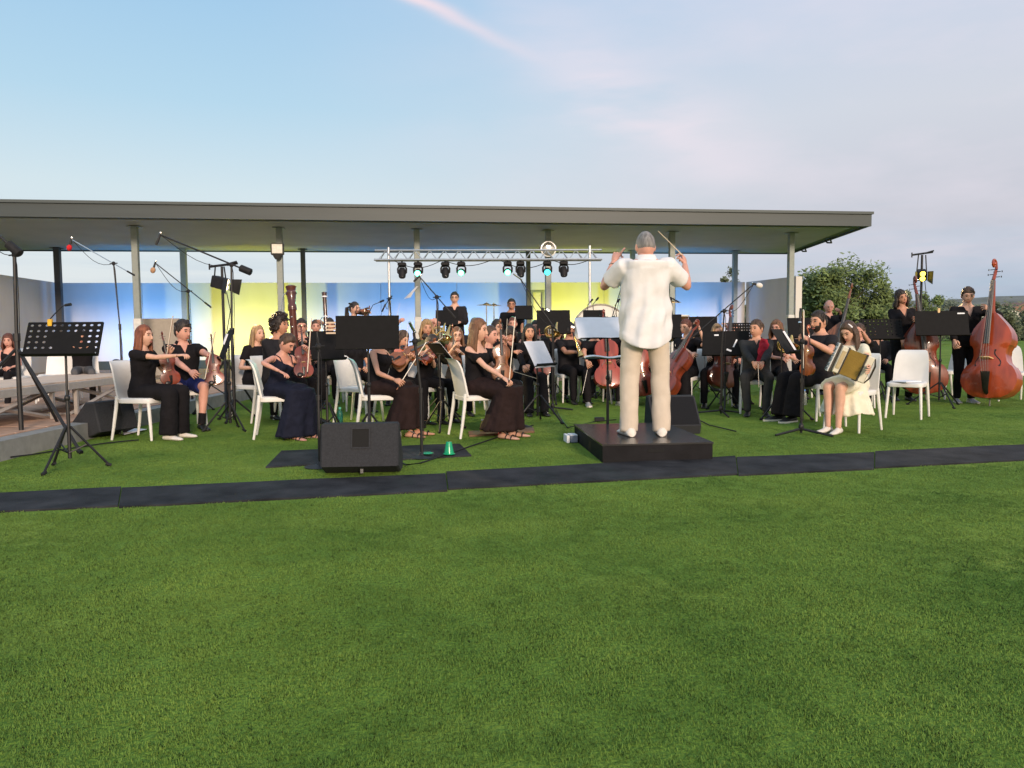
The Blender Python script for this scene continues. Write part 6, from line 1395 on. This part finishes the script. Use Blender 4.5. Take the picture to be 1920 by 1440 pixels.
# ------------------------------------------------------------------ lamp stands with theatre lamps
def lamp_stand(px, py, Yb, aim, energy, label, lit, heads, z=0.0):
    p = W(px, py, Yb); t = empty('lamp_stand', (p.x, p.y, z), label=label, cat='lamp stand', group='theatre lamp stands'); h = p.z - z
    mb = MB(); mb.path([(0, 0, .03), (0, 0, h)], [.024, .018], 10); mb.build('pole', BLACKM, t); tripod_legs(t, .75, .5, .016, a0=50)
    mb = MB(); mb.path([(-.17, 0, h), (.20, .05, h + .05)], .018, 6); mb.path([(-.17, 0, h - .04), (-.17, 0, h + .04)], .012, 6); mb.path([(.02, 0, h + .02), (.2, .02, h + .07)], .014, 6); mb.build('cross_bar', BLACKM, t)
    T = Vector(aim) - (t.location + Vector((0, 0, h - .25))); M = axes(T, (0, 0, 1))
    for k, (ox, oz) in enumerate(heads):
        c = Vector((ox, 0, h + oz))
        mb = MB(); mb.path([(ox - .06, 0, h), c + Vector((-.085, 0, 0)), c + Vector((-.085, 0, -.02))], .010, 5); mb.path([(ox + .06, 0, h), c + Vector((.085, 0, 0))], .010, 5); mb.build('yoke', BLACKM, t)
        mb = MB(); mb.box(c, (.14, .16, .22), M, bev=.012); hd = mb.build('lamp_head', BLACKP, t)
        mb = MB()
        for q in (-1, 1): mb.lathe([(0, .112), (.040, .112), (.040, .118), (0, .118)], c + M @ Vector((0, q * .04, 0)), 12, M)
        mb.build('lens', lit, hd)
        for q in (-1, 1):
            mb = MB(); mb.prism([c + M @ Vector(v_) for v_ in ((q * .072, -.08, .11), (q * .072, .08, .11), (q * .13, .11, .24), (q * .13, -.11, .24))], M @ Vector((q * .004, 0, 0))); mb.build('barn_door', BLACKM, hd, smooth=False)
    if energy:
        l = bpy.data.lights.new('theatre_lamp', 'SPOT'); l.energy = energy; l.color = (1, .72, .34); l.spot_size = R(80); l.spot_blend = .8; l.shadow_soft_size = .07
        o = bpy.data.objects.new('lamp', l); col.objects.link(o); o.parent = t; o.location = Vector((heads[0][0], 0, h + heads[0][1])) + M @ Vector((0, 0, .26)); o.rotation_euler = (-T).to_track_quat('Z', 'Y').to_euler()
    mb = MB(); mb.path([(.05, .01, h - .35), (.09, .02, h - .6), (.03, .02, h - .9), (.025, .02, h * .4), (.03, 0, .1)], .006, 5); mb.build('cable', BLACKP, t)
LAMPY = mat('lamp_yellow_lit', (1, .8, .1), .3, emit=(1, .72, .06), es=5); LAMPW = mat('lamp_warm_lit', (1, .85, .6), .3, emit=(1, .8, .5), es=3)
lamp_stand(1729, 478, 12.9, (4.6, 6.5, .2), 80, 'lamp stand with two lit yellow lamps behind the woman bassist', LAMPY, ((0.0, -.33),))
lamp_stand(416, 500, 10.6, (1.0, 8.6, .4), 500, 'lamp stand with a warm side lamp before the yellow wall', LAMPW, ((-.03, -.22),))
# ------------------------------------------------------------------ truss with moving lights
YT = 16.0; p0, p1 = W(703, 487, YT), W(1128, 491, YT); tr = empty('lighting_truss', ((p0.x + p1.x) / 2, YT, 0), label='silver lattice truss on two poles carrying the moving lights', cat='truss')
x0, x1 = p0.x - tr.location.x, p1.x - tr.location.x; zb, zt = p0.z, p0.z + .19; zb -= .01
for z, y, nm in ((zb, -.10, 'chord'), (zb, .10, 'chord'), (zt, 0, 'chord')):
    mb = MB(); mb.path([(x0, y, z), (x1, y, z - .03)], .022, 8); mb.build(nm, ALU, tr)
n_ = 15
for k in range(n_):
    a = x0 + .08 + (x1 - x0 - .16) * k / n_; b = x0 + .08 + (x1 - x0 - .16) * (k + 1) / n_; dz_ = -.03 * (k + .5) / n_
    for y in (-.10, .10):
        mb = MB(); mb.path([(a, y, zb + dz_), ((a + b) / 2, 0, zt + dz_)], .009, 6); mb.path([((a + b) / 2, 0, zt + dz_), (b, y, zb + dz_)], .009, 6); mb.build('diagonal', ALU, tr)
for px in (731, 1106):
    x = W(px, 600, YT).x - tr.location.x; mb = MB(); mb.path([(x, .0, FZ * 0), (x, 0, zt + .06)], .026, 10); pl = mb.build('pole', ALU, tr)
    for k in range(3): a = R(30 + 120 * k); mb = MB(); mb.path([(x, 0, .75), (x + math.cos(a) * .55, math.sin(a) * .55, .015)], .018, 6); mb.build('leg', ALU, tr)
LG = mat('lens_green_lit', (.2, 1, .6), .3, emit=(.10, 1.0, .45), es=7); LC = mat('lens_cyan_lit', (.1, .9, 1), .3, emit=(.03, .85, .9), es=4); LD = mat('lens_dark', (.03, .03, .035), .1)
def moving_light(px, lens, label, down):
    x = W(px, 510, YT).x; t = empty('moving_light', (x, YT, zb - .02), label=label, cat='stage light', group='moving lights under the truss')
    mb = MB(); mb.path([(0, 0, .03), (0, 0, -.04)], .018, 8); mb.box((0, 0, -.07), (.17, .14, .08), bev=.02); mb.build('base', BLACKP, t)
    mb = MB(); mb.path([(0, 0, -.11), (-.07, 0, -.12), (-.088, 0, -.16), (-.085, 0, -.24), (-.06, 0, -.26)], .020, 8); mb.path([(0, 0, -.11), (.07, 0, -.12), (.088, 0, -.16), (.085, 0, -.24), (.06, 0, -.26)], .020, 8); mb.build('yoke', BLACKP, t)
    M = axes((.05, -.35, -1) if down else (0, -.95, -.25), (0, -1, .4) if down else (0, 0, 1)); c = (0, 0, -.24)
    mb = MB(); mb.lathe([(.02, -.10), (.06, -.09), (.075, -.02), (.075, .06), (.068, .10), (.05, .10), (.05, .09)], c, 16, M); hd = mb.build('head', BLACKP, t)
    mb = MB(); mb.lathe([(0, .102), (.060, .102), (.058, .112), (0, .118)], c, 16, M); mb.build('lens', lens, hd)
    if lens is not LD:
        l = bpy.data.lights.new('beam', 'SPOT'); l.energy = 60; l.color = (.08, 1, .5) if lens is LG else (.05, .9, .9); l.spot_size = R(50); l.spot_blend = .7; l.shadow_soft_size = .05
        o = bpy.data.objects.new('lamp', l); col.objects.link(o); o.parent = t; d = M @ Vector((0, 0, 1)); o.location = Vector(c) + d * .14; o.rotation_euler = (-d).to_track_quat('Z', 'Y').to_euler()
for px, ln_, lab, dn_ in ((754, LD, 'unlit black moving light at the left end of the truss', True), (784, LG, 'bright green lit moving light in front of the roof post', False), (835, LD, 'unlit black moving light left of the bright green one', True), (865, LG, 'bright green lit moving light at the truss middle', False),
        (952, LG, 'pale green lit moving light right of the truss middle', False), (976, LD, 'unlit black moving light beside the dark post', True), (1026, LC, 'cyan lit moving light below the round floodlight', False), (1057, LD, 'unlit black moving light at the right end of the truss', True)):
    moving_light(px, ln_, lab, dn_)
# cables over the lawn
def cable(pts, label, r=.007):
    mb = MB(); mb.path([G(px, py) + Vector((0, 0, r + .012)) for px, py in pts], r, 6); o = mb.build('cable', BLACKP); tag(o, label, 'cable', 'black cables on the grass')
cable([(-40, 868), (60, 856), (120, 846), (200, 834), (260, 828)], 'black cable running over the grass at the left edge'); cable([(745, 868), (762, 876), (790, 872), (1000, 800)], 'black cable leaving the front monitor speaker')
cable([(1380, 812), (1330, 800), (1310, 790), (1240, 776)], 'black cable beside the monitor behind the conductor'); cable([(1042, 770), (1050, 785), (1064, 805), (1120, 792), (1155, 790)], 'black cable curling left of the podium')
o = MB().box((0, 0, .04), (.12, .08, .05), bev=.008).build('power_block', BLACKP); p_ = G(1124, 792); o.location = (p_.x, p_.y, 0); tag(o, 'small black power block on the grass behind the podium', 'power block')
# ------------------------------------------------------------------ grass blades on the near lawn
def inside(x, y, poly):
    r_ = False; j = len(poly) - 1
    for i in range(len(poly)):
        xi, yi = poly[i]; xj, yj = poly[j]
        if (yi > y) != (yj > y) and x < (xj - xi) * (y - yi) / (yj - yi) + xi: r_ = not r_
        j = i
    return r_
GL = bpy.data.materials.new('grass_blade'); GL.use_nodes = True; t_ = GL.node_tree; b_ = t_.nodes['Principled BSDF']; b_.inputs['Roughness'].default_value = .7; b_.inputs['Specular IOR Level'].default_value = .25
oi = t_.nodes.new('ShaderNodeObjectInfo'); cr = t_.nodes.new('ShaderNodeValToRGB'); e = cr.color_ramp.elements; e[0].color = (*GRASS_A, 1); e[1].color = (.245, .375, .058, 1); e[0].position = .3; e[1].position = .7
gp = t_.nodes.new('ShaderNodeNewGeometry'); gn = t_.nodes.new('ShaderNodeTexNoise'); gn.inputs['Scale'].default_value = 1.1; gn.inputs['Detail'].default_value = 5; t_.links.new(gp.outputs['Position'], gn.inputs[0])
mm_ = t_.nodes.new('ShaderNodeMath'); mm_.operation = 'MULTIPLY_ADD'; mm_.inputs[1].default_value = .16; t_.links.new(oi.outputs['Random'], mm_.inputs[0]); t_.links.new(gn.outputs[0], mm_.inputs[2])
m2_ = t_.nodes.new('ShaderNodeMath'); m2_.operation = 'SUBTRACT'; m2_.inputs[1].default_value = .08; t_.links.new(mm_.outputs[0], m2_.inputs[0]); t_.links.new(m2_.outputs[0], cr.inputs[0]); t_.links.new(cr.outputs[0], b_.inputs['Base Color'])
vm = t_.nodes.new('ShaderNodeVectorMath'); vm.operation = 'MULTIPLY_ADD'; vm.inputs[1].default_value = (.35, .35, .35); vm.inputs[2].default_value = (0, 0, .8); t_.links.new(gp.outputs['Normal'], vm.inputs[0])
v2 = t_.nodes.new('ShaderNodeVectorMath'); v2.operation = 'NORMALIZE'; t_.links.new(vm.outputs[0], v2.inputs[0]); t_.links.new(v2.outputs[0], b_.inputs['Normal'])
def tuft_mesh(n, rad, h, w, seed):
    rg = random.Random(seed); vs = []; fs = []
    for k in range(n):
        a, r_ = rg.uniform(0, 6.283), rad * math.sqrt(rg.random()); x, y = math.cos(a) * r_, math.sin(a) * r_; d = rg.uniform(0, 6.283); hh = h * rg.uniform(.5, 1.2); ln_ = rg.uniform(.1, .9) * hh
        wx, wy = math.cos(d) * w, math.sin(d) * w; bx, by = -math.sin(d) * ln_, math.cos(d) * ln_; o = len(vs)
        vs += [(x - wx, y - wy, 0), (x + wx, y + wy, 0), (x + wx * .7 + bx * .4, y + wy * .7 + by * .4, hh * .6), (x - wx * .7 + bx * .4, y - wy * .7 + by * .4, hh * .6), (x + bx, y + by, hh)]
        fs += [(o, o + 1, o + 2, o + 3), (o + 3, o + 2, o + 4)]
    me = bpy.data.meshes.new('grass_tuft'); me.from_pydata(vs, [], fs); me.materials.append(GL); return me
def gn_grass():
    vs = []; fs = []; dens = []; c = .125; idx = {}
    def vid(i, j):
        if (i, j) not in idx: idx[(i, j)] = len(vs); vs.append((i * c, j * c, .001))
        return idx[(i, j)]
    for j in range(12, 112):
        y = (j + .5) * c; hw = y * .70 + .3
        for i in range(int(-hw / c), int(hw / c) + 1):
            x = (i + .5) * c
            if x < -4.55 or any(inside(x, y, h_) or inside(x - c * .4, y - c * .4, h_) or inside(x + c * .4, y + c * .4, h_) or inside(x + c * .4, y - c * .4, h_) or inside(x - c * .4, y + c * .4, h_) for h_ in HOLES): continue
            fs.append((vid(i, j), vid(i + 1, j), vid(i + 1, j + 1), vid(i, j + 1))); dens.append(620 if y < 3.2 else 420 if y < 5 else 260 if y < 8 else 130)
    me = bpy.data.meshes.new('grass'); me.from_pydata(vs, [], fs); at = me.attributes.new('density', 'FLOAT', 'FACE'); at.data.foreach_set('value', dens)
    o = bpy.data.objects.new('grass', me); col.objects.link(o); tag(o, kind='stuff')
    tuft = bpy.data.objects.new('grass_tuft', tuft_mesh(54, .058, .0085, .0014, 4))
    g = bpy.data.node_groups.new('grass_scatter', 'GeometryNodeTree'); g.interface.new_socket('Geometry', in_out='INPUT', socket_type='NodeSocketGeometry'); g.interface.new_socket('Geometry', in_out='OUTPUT', socket_type='NodeSocketGeometry')
    A = g.nodes.new; i_ = A('NodeGroupInput'); o_ = A('NodeGroupOutput'); dp = A('GeometryNodeDistributePointsOnFaces'); na = A('GeometryNodeInputNamedAttribute'); na.data_type = 'FLOAT'; na.inputs[0].default_value = 'density'
    ip = A('GeometryNodeInstanceOnPoints'); ob = A('GeometryNodeObjectInfo'); ob.inputs['Object'].default_value = tuft; rv = A('FunctionNodeRandomValue'); rv.data_type = 'FLOAT_VECTOR'; rv.inputs[0].default_value = (-.08, -.08, 0); rv.inputs[1].default_value = (.08, .08, 6.283)
    rs = A('FunctionNodeRandomValue'); rs.data_type = 'FLOAT'; rs.inputs[2].default_value = .7; rs.inputs[3].default_value = 1.25
    k = g.links.new; k(i_.outputs[0], dp.inputs['Mesh']); k(na.outputs['Attribute'], dp.inputs['Density']); k(dp.outputs['Points'], ip.inputs['Points']); k(ob.outputs['Geometry'], ip.inputs['Instance']); k(rv.outputs[0], ip.inputs['Rotation']); k(rs.outputs[1], ip.inputs['Scale']); k(ip.outputs[0], o_.inputs[0])
    md = o.modifiers.new('scatter', 'NODES'); md.node_group = g
gn_grass()

# small odds and ends
p_ = G(905, 812); t = empty('juice_bottle', p_, label='small yellow juice bottle on the grass by the long skirted violinist', cat='bottle')
mb = MB(); mb.lathe([(0, 0), (.03, .002), (.032, .02), (.03, .10), (.014, .13), (.013, .14)], n=12); mb.build('bottle_body', mat('juice_yellow', (.6, .48, .12), .25, 0, .1, trans=.4), t)
mb = MB(); mb.lathe([(.015, .139), (.015, .155), (0, .156)], n=10); mb.build('cap', PAPER, t)
p_ = G(944, 818); mb = MB(); mb.ell((0, 0, .03), (.06, .035, .03), nu=12, nv=8); mb.ell((.04, 0, .045), (.03, .03, .022), nu=10, nv=6); o = mb.build('cloth_pouch', mat('pouch_red', (.5, .04, .06), .8, 0, .25, 20, bump=.4)); o.location = p_; tag(o, 'small crumpled red pouch on the grass before the long skirt', 'pouch')
q = front_posts[2]; mb = MB(); rings = [[(q.x - .02 - .05 * i - w_ * .5 * (i / 5), q.y - .09 - .01 * math.sin(i), 2.18 - .055 * i), (q.x - .02 - .05 * i + .05 + w_ * (i / 5), q.y - .095, 2.18 - .05 * i), (q.x - .02 - .05 * i + .05, q.y - .08, 2.18 - .05 * i)] for i, w_ in enumerate((.02, .03, .04, .05, .06, .07))]
mb.loft(rings); tag(mb.build('cloth_strip', PAPER), 'white cloth strip tied to the middle roof post', 'cloth')
for k, (a_, b_2, sg) in enumerate(((.08, .30, .16), (.30, .52, .12), (.55, .78, .17), (.78, .95, .10))):
    mb = MB(); mb.path([(lerp(x0, x1, a_ + (b_2 - a_) * i / 10), -.03, zb - .03 * (a_ + .1) - sg * math.sin(math.pi * i / 10)) for i in range(11)], .008, 5); mb.build('cable', BLACKP, tr)
